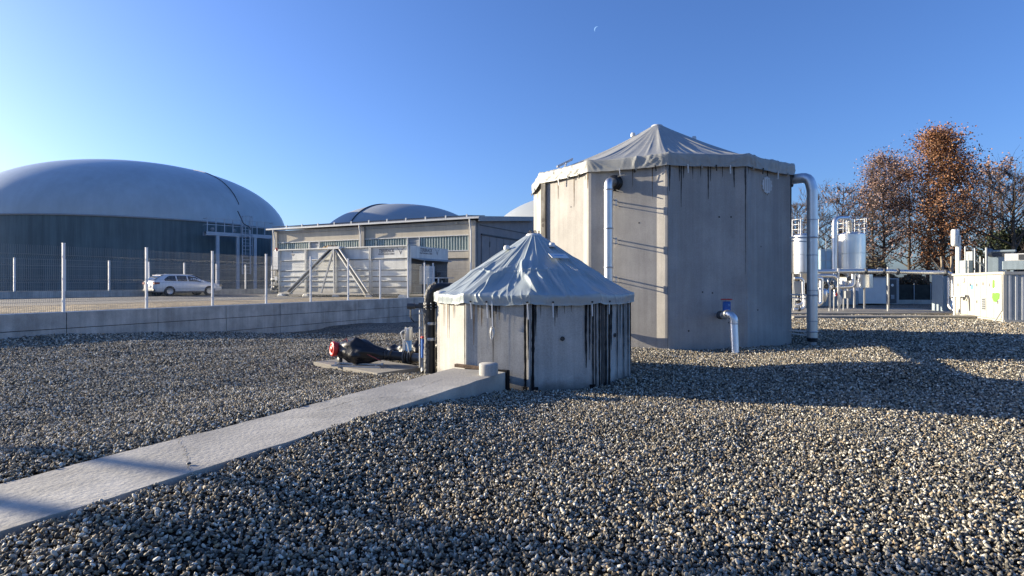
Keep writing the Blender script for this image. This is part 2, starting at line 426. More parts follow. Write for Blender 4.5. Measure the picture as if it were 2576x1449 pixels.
    ng.interface.new_socket('Geometry', in_out='INPUT', socket_type='NodeSocketGeometry')
    ng.interface.new_socket('Geometry', in_out='OUTPUT', socket_type='NodeSocketGeometry')
    N = ng.nodes; K = ng.links
    gi = N.new('NodeGroupInput'); go = N.new('NodeGroupOutput')
    dp = N.new('GeometryNodeDistributePointsOnFaces'); K.new(gi.outputs[0], dp.inputs['Mesh'])
    na = N.new('GeometryNodeInputNamedAttribute'); na.data_type = 'FLOAT'; na.inputs[0].default_value = 'den'
    K.new(na.outputs[0], dp.inputs['Density']); dp.inputs['Seed'].default_value = 3
    join = N.new('GeometryNodeJoinGeometry')
    for k_ in range(9):
        ic = N.new('GeometryNodeMeshIcoSphere'); ic.inputs['Radius'].default_value = 1; ic.inputs['Subdivisions'].default_value = 2 if k_ < 8 else 2
        ns = N.new('ShaderNodeTexNoise'); ns.noise_dimensions = '4D'; ns.inputs['Scale'].default_value = .75; ns.inputs['Detail'].default_value = 1.5; ns.inputs['W'].default_value = k_ * 3.7
        po = N.new('GeometryNodeInputPosition'); K.new(po.outputs[0], ns.inputs['Vector'])
        sb = N.new('ShaderNodeVectorMath'); sb.operation = 'SUBTRACT'; K.new(ns.outputs['Color'], sb.inputs[0]); sb.inputs[1].default_value = (.5, .5, .5)
        ml = N.new('ShaderNodeVectorMath'); ml.operation = 'MULTIPLY'; K.new(sb.outputs[0], ml.inputs[0]); ml.inputs[1].default_value = (1.5, 1.5, 1.5)
        ad = N.new('ShaderNodeVectorMath'); ad.operation = 'ADD'; K.new(po.outputs[0], ad.inputs[0]); K.new(ml.outputs[0], ad.inputs[1])
        sq = N.new('ShaderNodeVectorMath'); sq.operation = 'MULTIPLY'; K.new(ad.outputs[0], sq.inputs[0])
        f = .0096; sq.inputs[1].default_value = (f * (1.0 + .1 * (k_ % 3)), f * (.66 + .05 * (k_ % 4)), f * (.43 + .06 * (k_ % 3)))
        sp = N.new('GeometryNodeSetPosition'); K.new(ic.outputs[0], sp.inputs[0]); K.new(sq.outputs[0], sp.inputs['Position'])
        sm = N.new('GeometryNodeSetShadeSmooth'); K.new(sp.outputs[0], sm.inputs[0])
        ms = N.new('GeometryNodeSetMaterial'); ms.inputs['Material'].default_value = m; K.new(sm.outputs[0], ms.inputs[0])
        gt = N.new('GeometryNodeGeometryToInstance'); K.new(ms.outputs[0], gt.inputs[0]); K.new(gt.outputs[0], join.inputs[0])
    ip = N.new('GeometryNodeInstanceOnPoints'); K.new(dp.outputs['Points'], ip.inputs['Points']); K.new(join.outputs[0], ip.inputs['Instance']); ip.inputs['Pick Instance'].default_value = True
    rv = N.new('FunctionNodeRandomValue'); rv.data_type = 'FLOAT_VECTOR'; rv.inputs[0].default_value = (-1.1, -1.1, 0); rv.inputs[1].default_value = (1.1, 1.1, 6.28)
    er = N.new('FunctionNodeEulerToRotation'); K.new(rv.outputs[0], er.inputs[0]); K.new(er.outputs[0], ip.inputs['Rotation'])
    rs = N.new('FunctionNodeRandomValue'); rs.data_type = 'FLOAT'; rs.inputs[2].default_value = .5; rs.inputs[3].default_value = 1.8; rs.inputs['Seed'].default_value = 5
    nb = N.new('GeometryNodeInputNamedAttribute'); nb.data_type = 'FLOAT'; nb.inputs[0].default_value = 'scl'
    mm = N.new('ShaderNodeMath'); mm.operation = 'MULTIPLY'; K.new(rs.outputs[1], mm.inputs[0]); K.new(nb.outputs[0], mm.inputs[1])
    K.new(mm.outputs[0], ip.inputs['Scale'])
    # heap the stones a little: random lift
    rl = N.new('FunctionNodeRandomValue'); rl.data_type = 'FLOAT_VECTOR'; rl.inputs[0].default_value = (0, 0, -.012); rl.inputs[1].default_value = (0, 0, .030); rl.inputs['Seed'].default_value = 9
    tp = N.new('GeometryNodeSetPosition'); K.new(dp.outputs['Points'], tp.inputs[0]); K.new(rl.outputs[0], tp.inputs['Offset']); K.new(tp.outputs[0], ip.inputs['Points'])
    so_ = bpy.data.materials.new('gap_shade'); so_.use_nodes = True; so_.node_tree.nodes['Principled BSDF'].inputs['Base Color'].default_value = (.022, .019, .015, 1); so_.node_tree.nodes['Principled BSDF'].inputs['Roughness'].default_value = 1  # near-black sheet under the stones paints the shade in their gaps
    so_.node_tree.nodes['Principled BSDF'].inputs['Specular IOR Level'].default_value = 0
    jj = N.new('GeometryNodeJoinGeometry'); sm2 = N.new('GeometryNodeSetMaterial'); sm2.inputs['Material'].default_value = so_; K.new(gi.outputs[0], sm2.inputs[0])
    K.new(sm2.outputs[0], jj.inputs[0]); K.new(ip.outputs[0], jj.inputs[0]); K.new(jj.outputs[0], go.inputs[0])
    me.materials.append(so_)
    md = o.modifiers.new('pebbles', 'NODES'); md.node_group = ng
stones()
# ================================================================== tanks
def tv(c, rad, a):     # point at bearing a degrees, 0 = towards the camera side, positive = right
    return Vector((c.x + rad * math.sin(R(a)), c.y - rad * math.cos(R(a)), 0))
def side_frame(c, rad, N, ph, i):
    p = tv(c, rad, ph + i * 360 / N); q = tv(c, rad, ph + (i + 1) * 360 / N)
    u = (q - p).normalized(); n = Vector((u.y, -u.x, 0))
    if n.dot((p + q) / 2 - c) < 0: n = -n
    return Fr(p, u, n), (q - p).length
def wall_panels(rt, c, rad, N, ph, z0, z1, mat, rib=.26, dep=.055, th=.16):
    """precast wall panels: thickened edges that slope down to the flat field"""
    for i in range(N):
        F, L = side_frame(c, rad, N, ph, i); gp = .004
        sec = [(gp, 0), (rib * .22, 0), (rib, -dep), (L - rib, -dep), (L - rib * .22, 0), (L - gp, 0)] if dep else [(gp, 0), (L - gp, 0)]
        k = len(sec); g = G(); vs = []
        for z in (z0, z1):
            for a, b in sec: vs.append(F.p(a, b, z))
            for a, b in (sec[-1], sec[0]): vs.append(F.p(min(max(a, .06), L - .06), -th, z))
        m = k + 2
        fs = [(j, (j + 1) % m, m + (j + 1) % m, m + j) for j in range(m)] + [tuple(range(m))[::-1], tuple(range(m, 2 * m))]
        g.add(vs, fs); obj('wall_panel', g, mat, rt)
    g = G(); g.lathe([(rad * math.cos(PI / N) - .10, z0), (rad * math.cos(PI / N) - .10, z1 - .02)], (c.x, c.y, 0), 36); g.v = g.v
    obj('inner_wall', g, M_joint, rt)
def prad(a, rad, N, ph):       # polygon radius at bearing a
    s = 2 * PI / N; t = (R(a - ph)) % s
    return rad * math.cos(s / 2) / math.cos(t - s / 2)

def tarpaulin(rt, c, rad, N, ph, zlo, zsh, zap, rap, expo, mat, creases, nth=420, ns=70, lump=.012, scal=.03, bulge=0, seed=1, over=.045, name='tarpaulin', lift=0.03):
    r_ = np.random.default_rng(seed)
    th = np.linspace(0, 360, nth, endpoint=False)
    S = np.concatenate([np.linspace(0, 1, ns), 1 + np.linspace(.02, .18, 9) ])       # >1: the skirt
    PR = np.array([prad(a, rad, N, ph) for a in th]) + over
    TT, SS = np.meshgrid(th, S)
    pr = np.broadcast_to(PR, TT.shape)
    s1 = np.clip(SS, 0, 1)
    rr = rap + (pr - rap) * s1
    # scalloped shoulder: tight over the corners, sagging between them
    cor = np.abs(((TT - ph) % (360 / N)) / (360 / N) - .5) * 2          # 1 at corners
    zz = zap + (zsh - zap) * (1 - (1 - s1) ** expo) + scal * (cor ** 3 - .4) * s1 ** 3
    sk = np.clip((SS - 1) / .18, 0, 1)
    zz = zz - sk * (zsh - zlo)
    rr = rr + sk * .02 + .012 * np.sin(np.clip(SS, .9, 1.18) * 20) * (SS > .93)
    if bulge:
        zz = zz + bulge * np.exp(-((s1 - .62) / .05) ** 2) * (.6 + .4 * np.sin(R(1) * TT * 3))
    Lc = math.hypot(rad, zap - zsh)
    X1 = R(1) * ((TT + 180) % 360 - 180); 
    D = np.zeros_like(TT)
    for (a0, s0, a1, s1_, wd, amp) in creases:
        ux = (X1 - R(a0)) * rr ; uy = (SS - s0) * Lc
        dx = R(a1 - a0) * (rad * (s0 + s1_) / 2); dy = (s1_ - s0) * Lc
        L2 = dx * dx + dy * dy
        t = np.clip((ux * dx + uy * dy) / L2, 0, 1)
        d = np.hypot(ux - t * dx, uy - t * dy)
        sgn = ux * dy - uy * dx
        wl = np.where(sgn > 0, wd, wd * .45)
        env = np.sin(PI * np.clip(t, .02, .98)) ** .6
        D += amp * env * (.8 * np.exp(-(d / wl) ** 2) + .25 * np.exp(-d / (wl * .8)))
    for k in range(26):
        f1 = r_.integers(3, 40); f2 = r_.uniform(2, 14); p1, p2 = r_.uniform(0, 6.28, 2)
        D += lump * .45 / (1 + f1 * .06) * np.sin(X1 * f1 + p1) * np.sin(SS * f2 + p2) * np.clip(SS * 1.4, 0, 1)
    sl = math.atan2(zap - zsh, rad)
    nr = np.where(SS > 1, .95, math.sin(sl)); nz = np.where(SS > 1, .1, math.cos(sl))
    rr = rr + D * nr; zz = zz + D * nz
    # ragged hem
    zz = zz + np.where(SS > 1.1, .005 * np.sin(X1 * 37) * np.sin(X1 * 11 + 1) + .002 * np.sin(X1 * 90), 0)
    a = R(1) * TT
    X = c.x + rr * np.sin(a); Y = c.y - rr * np.cos(a)
    g = G(); g.v = list(zip(X.ravel().tolist(), Y.ravel().tolist(), zz.ravel().tolist()))
    m = len(S)
    for j in range(m - 1):
        for i in range(nth):
            i2 = (i + 1) % nth
            g.f.append((j * nth + i, j * nth + i2, (j + 1) * nth + i2, (j + 1) * nth + i)); g.sm.append(True); g.mi.append(0)
    return obj(name, g, mat, rt)

def drip(g, F, a, z1, z0, wd, off=.004, seed=0, taper=True):
    """an irregular streak on a wall, from z1 down to z0"""
    r_ = random.Random(seed); n = max(4, int((z1 - z0) / .06)); L = []; Rr = []; dx = 0
    for i in range(n + 1):
        t = i / n; z = z1 + (z0 - z1) * t
        wv = wd * (1 + r_.uniform(-.25, .25)) * ((1 - .75 * t ** 2) if taper else 1); dx += r_.uniform(-.05, .05) * wd
        L.append(F.p(a - wv / 2 + dx, off, z)); Rr.append(F.p(a + wv / 2 + dx, off, z))
    k = len(L)
    g.add(L + Rr, [(i, k + i, k + i + 1, i + 1) for i in range(k - 1)])
def wall_hit(c, rad, N, ph, px):
    for k_ in range(20):
        h = wall_hit0(c, rad, N, ph, px)
        if h: return h
        px += 1.0 if px < 1288 + c.x / c.y * FP else -1.0
def wall_hit0(c, rad, N, ph, px):
    k = (px - 1288) / FP; best = None
    for i in range(N):
        F, L = side_frame(c, rad, N, ph, i)
        den = F.u.x - k * F.u.y
        if abs(den) < 1e-6: continue
        a = (k * F.o.y - F.o.x) / den
        if 0 <= a <= L:
            Y = F.o.y + F.u.y * a
            if best is None or Y < best[3]: best = (F, a, i, Y, L)
    return best

# ---------------- small tank
t1 = root('small_tank', 'low round concrete tank under a wrinkled grey tarpaulin cone, black tar running down its wall', 'tank', (ST.x, ST.y, 0))
S_N, S_PH = 10, -4
ZT1 = 1.33
wall_panels(t1, ST, SR, S_N, S_PH, -.35, ZT1, M_conc2, rib=.10, dep=.012)
cr = []
rc = random.Random(5)
for i in range(110):
    a0 = rc.uniform(-125, 100); s0 = rc.uniform(.25, .8); ln = rc.uniform(.12, .5); sk = rc.uniform(-6, 6)
    cr.append((a0, s0, a0 + sk, min(1.06, s0 + ln), rc.uniform(.014, .036), rc.uniform(.004, .015)))
for i in range(26):      # pleats that run down from the ring
    a0 = -180 + i * 14 + rc.uniform(-4, 4)
    cr.append((a0, .0, a0 + rc.uniform(-2, 2), rc.uniform(.4, .95), rc.uniform(.012, .03), rc.uniform(.008, .022)))
for i in range(60):      # tugs at the hem
    a0 = rc.uniform(-120, 110)
    cr.append((a0, .9, a0 + rc.uniform(-5, 5), 1.17, rc.uniform(.012, .03), rc.uniform(.003, .009)))
cr += [(-16, .42, -9, .70, .06, .05), (-9, .66, 2, .99, .06, .06), (0, .62, 8, .98, .06, .055), (8, .5, 17, 1.0, .05, .05), (14, .55, 16, .98, .05, .045), (-34, .55, -30, 1.0, .06, .045), (-24, .5, -40, .95, .05, .05),
       (-52, .45, -44, .98, .045, .04), (-70, .4, -62, .95, .04, .035), (26, .2, 22, .9, .03, .03), (44, .3, 52, .98, .035, .02), (-28, .62, 18, .60, .035, .028), (-62, .60, -30, .63, .03, .022), (-48, .2, -55, .9, .04, .03), (-82, .2, -90, .95, .05, .035), (-100, .2, -108, .95, .05, .03)]
tp1 = tarpaulin(t1, ST, SR, S_N, S_PH, 1.27, 1.42, 2.44, .13, 1.12, M_tarp, cr, nth=1000, ns=150, lump=.010, scal=.035, bulge=.02, seed=3)
g = G(); g.lathe([(.0, 2.475), (.12, 2.47), (.145, 2.44), (.145, 2.40)], (ST.x, ST.y, 0), 24); obj('apex_ring', g, M_white, t1)
for k in range(7):
    a = k * 360 / 7 + 10; p = tv(ST, .10, a) + Z3 * 2.475
    g = G(); g.tube([p + Vector((math.cos(R(a)), math.sin(R(a)), 0)) * .022 * math.cos(x) + Z3 * (.022 + .022 * math.sin(x)) for x in [i * PI / 4 for i in range(9)]], .006, 5, False)
    obj('shackle', g, M_black, t1)
for (a, s) in ((-62, .26), (38, .22)):           # white vent caps near the apex
    r = .13 + (SR - .13) * s; z = 2.44 - 1.02 * s; p = tv(ST, r, a) + Z3 * (z + .0)
    g = G(); g.lathe([(0, .075), (.04, .07), (.055, .045), (.055, 0)], p, 14); obj('vent_cap', g, M_white, t1)
# white label stuck on the cover
a, s = 29, .42
c0 = tv(ST, .13 + (SR - .13) * s, a) + Z3 * (2.44 - 1.02 * s + .032)
ur = Vector((math.cos(R(a)), math.sin(R(a)), 0)); dn = (tv(ST, 1, a) - tv(ST, 0, a)).normalized() * .84 - Z3 * .52; nz_ = ur.cross(dn)
nz_ = nz_ if nz_.z > 0 else -nz_
g = G(); g.obox(c0, ur * .17, dn * .075, nz_ * .003); obj('paper_label', g, M_white, t1)
g = G(); g.obox(c0 + nz_ * .004 - dn * .01, ur * .09, dn * .012, nz_ * .002); obj('label_print', g, M_lblue, t1)
# tar and rust streaks : (px, width px, y end, material)
for i, (px, wpx, ye, m) in enumerate([(1321, 6, 984, 0), (1335, 8, 984, 0), (1343, 5, 888, 0), (1329, 4, 905, 0), (1348, 4, 845, 0), (1192, 4, 868, 1), (1184, 3, 800, 1), (1203, 3, 810, 1), (1212, 4, 822, 1), (1241, 4, 918, 2), (1235, 10, 800, 2), (1248, 8, 790, 2), (1256, 4, 805, 2),
        (1474, 7, 925, 0), (1483, 5, 905, 0), (1492, 4, 984, 0), (1500, 5, 984, 2), (1507, 5, 984, 0), (1516, 10, 984, 2), (1524, 6, 984, 0), (1533, 6, 984, 0), (1538, 5, 880, 0), (1553, 3, 978, 0), (1560, 3, 850, 0), (1568, 4, 972, 0), (1574, 2, 880, 0), (1580, 4, 965, 0), (1586, 3, 940, 0),
        (1396, 3, 822, 0), (1401, 4, 800, 0), (1392, 3, 795, 0), (1169, 3, 955, 2), (1141, 3, 800, 1), (1127, 3, 850, 1), (1116, 2, 820, 1), (1420, 2, 790, 2), (1437, 2, 785, 2), (1360, 2, 800, 2)]):
    h = wall_hit(ST, SR, S_N, S_PH, px)
    if not h: continue
    F, a, si, Y, L = h
    zt = 1.31; ze = max(CAMZ + (711 - ye) / FP * Y, -.02)
    wd = wpx / FP * Y / max(.35, abs(F.n.y)) * .9
    a = min(max(a, wd), L - wd)
    g = G(); drip(g, F, a, zt, ze, wd, off=.004 + .0006 * (i % 5), seed=i, taper=(ye < 980)); obj('tar_streak' if m == 0 else 'stain_streak', g, (M_tar, M_rust, M_stain)[m], t1)
# dark wet blots at the foot
for i, px in enumerate((1325, 1340, 1500, 1520)):
    F, a, si, Y, L = wall_hit(ST, SR, S_N, S_PH, px)
    g = G(); drip(g, F, min(max(a, .08), L - .08), .055, -.1, .09, off=.008 + .001 * i, seed=40 + i, taper=False); obj('tar_streak', g, M_tar, t1)
# white tie straps hanging from the hem
for i, (px, y1) in enumerate(((1188, 802), (1228, 800), (1330, 803), (1388, 798), (1486, 795), (1525, 790))):
    F, a, si, Y, L = wall_hit(ST, SR, S_N, S_PH, px)
    zt = 1.30; ze = CAMZ + (711 - y1) / FP * Y
    g = G(); g.bar(F.p(a, .055, zt), F.p(a + .01, .045, ze), .020, .006, F.n); obj('tie_strap', g, M_white, t1)
    g = G(); g.cyl(F.p(a, .05, zt + .01), F.p(a, .075, zt + .01), .014, 8); obj('eyelet', g, M_black, t1)
# knotted rope on the left panel
F, a, si, Y, L = wall_hit(ST, SR, S_N, S_PH, 1241)
g = G(); g.bar(F.p(a, .055, 1.33), F.p(a + .01, .05, .93), .02, .008, F.n)
for k in range(3):
    g.tube([F.p(a + .005 + .035 * math.sin(x) * (1 - .2 * k), .05 + .01 * k, .86 - .02 * k + .075 * math.cos(x)) for x in [j * PI / 6 for j in range(13)]], .006, 5, False)
obj('knotted_rope', g, M_white, t1)
# formwork plug marks
for px, py in ((1415, 852), (1547, 843)):
    F, a, si, Y, L = wall_hit(ST, SR, S_N, S_PH, px); g = G()
    g.lathe([(.0, .002), (.026, .002), (.034, .009), (.034, .0)], F.p(a, -.0, CAMZ + (711 - py) / FP * Y), 16, True, F.n); obj('plug_mark', g, M_stain, t1)

# ---------------- channel slab running to the small tank
q0, q1 = SLAB
F_s = Fr(q0, SU, (-SU.y, SU.x) if Vector((-SU.y, SU.x, 0)).dot(q1 - q0) > 0 else (SU.y, -SU.x))
SW = .90
g = G(); n = 40; m = 8; Ls = 11.5
vs = []
for i in range(n + 1):
    for j in range(m + 1):
        a = Ls * i / n; b = SW * j / m
        jit = .012 * math.sin(a * 7.3) * math.sin(a * 3.1 + 1) + .006 * math.sin(a * 23)
        bb = b + (jit if j in (0, m) else 0)
        vs.append(F_s.p(a, bb, .278 + .004 * math.sin(a * 2.3 + b * 3) + .003 * math.sin(a * 9 + b * 7)))
fs = [(i * (m + 1) + j, (i + 1) * (m + 1) + j, (i + 1) * (m + 1) + j + 1, i * (m + 1) + j + 1) for i in range(n) for j in range(m)]
g.add(vs, fs, True)
rim = [i * (m + 1) for i in range(n + 1)]; rim2 = [i * (m + 1) + m for i in range(n + 1)]
for rr_ in (rim, rim2):
    a = [vs[i] for i in rr_]; bsd = [Vector((p.x, p.y, -.3)) for p in a]; k = len(a)
    g.add(a + bsd, [(i, i + 1, k + i + 1, k + i) for i in range(k - 1)])
e = [vs[j] for j in range(m + 1)]; g.add(e + [Vector((p.x, p.y, -.3)) for p in e], [(i, i + 1, m + 1 + i + 1, m + 1 + i) for i in range(m)])
slab_o = obj('channel_slab', g, M_slab, label='long pale concrete slab running from the lower left corner to the small tank', cat='concrete slab')
F_s0 = F_s
rcc = random.Random(12)
for (a0, b0, a1, b1) in ((1.6, .05, 2.6, .62), (2.6, .62, 3.1, .60), (4.4, .88, 4.9, .02), (6.1, .30, 7.0, .42), (.9, .5, 1.9, .40)):
    g = G(); n_ = 22; L_ = []; R_ = []
    for i in range(n_ + 1):
        t = i / n_; a = a0 + (a1 - a0) * t + rcc.uniform(-.02, .02); b = b0 + (b1 - b0) * t + rcc.uniform(-.02, .02); hw = rcc.uniform(.0015, .004)
        zc_ = .2845 + .004 * math.sin(a * 2.3 + b * 3) + .003 * math.sin(a * 9 + b * 7) - .003
        L_.append(F_s.p(a, b - hw, zc_)); R_.append(F_s.p(a, b + hw, zc_))
    g.add(L_ + R_, [(i, i + 1, n_ + 1 + i + 1, n_ + 1 + i) for i in range(n_)]); obj('crack', g, M_stain, slab_o)
# bitumen strip and timber at its tank end
g = G(); g.fbox(F_s, -.10, -.006, -.03, .10, -.1, .30); g.fbox(F_s, -.06, -.004, -.03, .16, .28, .305)
obj('bitumen_strip', g, M_tar, label='black bitumen strip standing at the tank end of the concrete slab', cat='bitumen strip', bevel=.01)
g = G(); g.bar(F_s.p(-.07, .90, .315), F_s.p(-.035, .30, .30), .07, .05)
obj('timber_offcut', g, surf('old_timber', (.13, .085, .055), .9, var=.4, vscale=14, bump=.5), label='dark brown timber offcut lying where the slab meets the small tank', cat='timber', bevel=.006)
g = G(); c0 = Vector((-.335, 8.13, .282))
g.lathe([(.0, .165), (.125, .165), (.134, .158), (.136, .14), (.134, .0)], c0, 32)
obj('concrete_plug', g, M_conc2, label='short pale concrete cylinder standing on the slab beside the small tank', cat='concrete cylinder')
g = G(); g.lathe([(0, .012), (.014, .010), (.016, 0)], at(475, 1180, 4.13) * 1.0, 10)
g.v = [(x, y, z - (min(p[2] for p in g.v)) + .283) for x, y, z in g.v]
obj('bolt_head', g, M_dgrey, label='small dark bolt head on the near edge of the slab', cat='bolt')

# ---------------- black riser pipe left of the small tank
rp = root('black_riser_pipe', 'thick black pipe rising beside the small tank and bending under its cover', 'pipe', (-1.41, 10.0, 0))
g = G(); pts = bend([(-1.41, 9.85, -.05), (-1.41, 9.85, 1.52), (-.6, 9.75, 1.50)], .22, 8); g.tube(pts, .085, 18)
obj('pipe', g, M_black, rp)
pts2 = [(-1.455, 9.83, .0), (-1.455, 9.83, .5), (-1.46, 9.83, 1.0), (-1.455, 9.83, 1.36), (-1.40, 9.83, 1.50), (-1.30, 9.83, 1.565)]
g = G(); g.tube(bend(pts2, .06, 4), [.066 + .007 * math.sin(i * 2.1) for i in range(len(bend(pts2, .06, 4)))], 14, True)
obj('foil_wrap', g, M_foil, rp)
for z in (1.17, 1.22):
    g = G(); g.lathe([(.08, -.012), (.13, -.012), (.13, .012), (.08, .012)], (-1.41, 9.85, z), 24); obj('flange', g, M_black, rp)
for k in range(8):
    a = k * PI / 4 + .2; g = G(); g.cyl((-1.41 + .112 * math.cos(a), 9.85 + .112 * math.sin(a), 1.135), (-1.41 + .112 * math.cos(a), 9.85 + .112 * math.sin(a), 1.255), .011, 6); obj('bolt', g, M_galv, rp)
for z in (.60, .87):
    g = G(); g.lathe([(.09, 0), (.096, .03), (.09, .05)], (-1.41, 9.85, z), 20); obj('hose_clamp', g, M_galv, rp)
g = G(); g.lathe([(0, .03), (.10, .03), (.13, .0), (.11, -.16), (.08, -.18)], (-1.17, 9.62, 1.43), 18); obj('foam_plug', g, M_white, rp)
# valve stand with its spindle tubes
vsd = root('valve_stand', 'upright steel valve spindle with a black gear head left of the black pipe', 'valve', (-1.60, 9.9, .1))
for dx, r in ((0, .018), (.05, .014), (.10, .016)):
    g = G(); g.cyl((-1.60 + dx, 9.9, .12), (-1.60 + dx, 9.9, 1.22 - dx), r, 8); obj('spindle', g, M_galv, vsd)
g = G(); g.cyl((-1.82, 9.9, 1.19), (-1.69, 9.9, 1.19), .052, 14); g.cyl((-1.70, 9.9, 1.19), (-1.55, 9.9, 1.19), .035, 12); g.box(-1.62, -1.50, 9.85, 9.95, 1.15, 1.25); obj('gear_head', g, M_dgrey, vsd)
g = G(); g.tube(bend([(-1.76, 9.88, 1.16), (-1.76, 9.86, .98), (-1.70, 9.86, .92)], .06, 5), .012, 6); obj('cable', g, M_black, vsd)
g = G(); g.cyl((-1.535, 9.88, .30), (-1.535, 9.88, .62), .045, 14); obj('actuator_body', g, M_blue, vsd)
g = G(); g.lathe([(0, .02), (.05, .015), (.055, 0), (.05, -.015), (0, -.02)], (-1.535, 9.88, .65), 16); obj('hand_wheel', g, M_red, vsd)
for z in (.5, .8, 1.05):
    g = G(); g.box(-1.63, -1.46, 9.88, 9.93, z, z + .03); obj('bracket', g, M_galv, vsd)

# ---------------- concrete pad with the wrapped agitator and its pipework
g = G(); zc = .07
g.add([Vector((p.x, p.y, z)) for z in (-.15, zc) for p in PAD], [(3, 2, 1, 0), (4, 5, 6, 7), (0, 1, 5, 4), (1, 2, 6, 5), (2, 3, 7, 6), (3, 0, 4, 7)])
obj('concrete_pad', g, M_pad, bevel=.01, label='flat square concrete pad set in the gravel left of the small tank', cat='concrete pad')
ag = root('wrapped_mixer', 'mixer motor in crumpled black film with a red end cap, on the pad', 'mixer', (-2.75, 10.6, .05))
# the film: a lumpy bag around the motor
ax0 = Vector((-3.26, 10.72, .33)); ax1 = Vector((-2.33, 10.45, .27)); g = G(); nn_, mm_ = 30, 40; vs = []
dv = (ax1 - ax0); sd = Vector((-dv.y, dv.x, 0)).normalized()
r_ = random.Random(4); ph_ = [r_.uniform(0, 6.28) for _ in range(12)]
for i in range(nn_ + 1):
    t = i / nn_
    rad = np.interp(t, [0, .08, .25, .42, .6, .8, 1], [.10, .15, .20, .235, .20, .13, .09])
    for j in range(mm_):
        a = 2 * PI * j / mm_
        rr_ = rad * (1 + .07 * math.sin(5 * a + 6 * t + ph_[0]) + .05 * math.sin(9 * a - 9 * t + ph_[1]) + .05 * math.sin(3 * a + 14 * t + ph_[2]) + .03 * math.sin(17 * a + 3 * t))
        p = ax0 + dv * t + sd * math.cos(a) * rr_ + Z3 * (math.sin(a) * rr_ * (1.12 if math.sin(a) > 0 else 1))
        p.z = max(p.z, .075); vs.append(p)
fs = [(i * mm_ + j, i * mm_ + (j + 1) % mm_, (i + 1) * mm_ + (j + 1) % mm_, (i + 1) * mm_ + j) for i in range(nn_) for j in range(mm_)]
g.add(vs, fs, True); g.add(vs[:mm_], [tuple(range(mm_))]); obj('film_wrap', g, M_film, ag)
cdv = Vector((-.80, -.58, .05)).normalized()
g = G(); g.lathe([(.12, -.09), (.142, .0), (.135, .035), (.10, .05), (.09, .04), (.066, .04), (.06, .055), (.0, .057)], ax0 + cdv * .10 + Z3 * .02, 28, True, cdv); obj('end_cap', g, M_red, ag)
g = G(); g.lathe([(.09, 0), (.10, .03), (.06, .06), (0, .06)], ax0 + Vector((.04, -.02, -.19)), 18, True, cdv); obj('foot_cap', g, M_black, ag)
g = G(); P_ = [ax0 + dv * .18 + Vector((0, -.05, .24)), ax0 + dv * .30 + Vector((0, -.17, .12)), ax0 + dv * .62 + Vector((0, -.17, .02)), ax0 + dv * .95 + Vector((0, -.13, -.10))]
g.tube(bend(P_, .1, 4), .007, 6); g.tube([P_[0], P_[0] + Vector((-.07, -.03, -.05))], .008, 6); g.tube([P_[0], P_[0] + Vector((.02, -.10, -.14))], .007, 6)
obj('red_cord', g, surf('faded_red_cord', (.33, .08, .08), .8), ag)
g = G(); g.tube([(-2.36, 10.46, .275), (-2.1, 10.40, .26), (-1.95, 10.36, .25)], .085, 16); obj('pipe', g, M_black, ag)
g = G(); g.lathe([(.08, 0), (.10, .02), (.10, .05), (.085, .06), (.085, .09), (.10, .10), (.10, .13), (.085, .14)], (-2.33, 10.45, .272), 20, True, (1, -.25, -.04)); obj('coupling', g, M_black, ag)
for k in range(4):
    g = G(); g.lathe([(.06, -.011), (.125, -.011), (.125, .011), (.06, .011)], Vector((-1.95, 10.36, .25)) + Vector((1, -.25, 0)) * (.045 * k), 22, True, (1, -.25, 0)); obj('flange', g, M_black if k % 2 else M_dgrey, ag)
g = G(); g.tube(bend([(-1.80, 10.32, .25), (-1.62, 10.28, .24), (-1.52, 9.95, .02)], .10, 6), .075, 16); obj('elbow', g, surf('grey_pipe', (.12, .13, .14), .35, .3), ag)
g = G()
for dz, dy in ((.085, -.20), (.10, .02)): g.bar((-3.30, 10.60 + dy, dz), (-2.35, 10.36 + dy, dz), .03, .03)
for t in (0, .35, .8): g.bar((-3.25 + t, 10.40 - t * .25, .09), (-3.2 + t, 10.78 - t * .25, .09), .03, .03)
for t in (.1, .8): g.bar((-3.25 + t, 10.39 - t * .25, .045), (-3.25 + t, 10.39 - t * .25, .1), .04, .04)
obj('support_frame', g, M_galv, ag)
# actuators
ac = root('slide_valve_actuator', 'blue and white electric valve actuator standing on the black pipe at the pad', 'actuator', (-1.88, 10.35, .3))
g = G(); g.box(-1.93, -1.83, 10.30, 10.40, .33, .55); obj('lower_body', g, M_lblue, ac, bevel=.012)
g = G(); g.box(-1.985, -1.935, 10.31, 10.39, .37, .56); obj('side_body', g, M_white, ac, bevel=.008)
g = G(); g.lathe([(0, 0), (.058, 0), (.058, .20), (.05, .22), (0, .22)], (-1.885, 10.35, .552), 18); obj('upper_body', g, M_white, ac)
for k in range(5):
    a = k * 2 * PI / 5; g = G(); g.cyl((-1.885 + .062 * math.cos(a), 10.35 + .062 * math.sin(a), .55), (-1.885 + .062 * math.cos(a), 10.35 + .062 * math.sin(a), .79), .008, 6); obj('tie_rod', g, M_galv, ac)
g = G(); g.tube(bend([(-1.93, 10.27, .75), (-2.02, 10.27, .70), (-1.97, 10.27, .56), (-1.90, 10.27, .52), (-1.86, 10.26, .34)], .07, 5), .009, 6); obj('cable', g, M_white, ac)
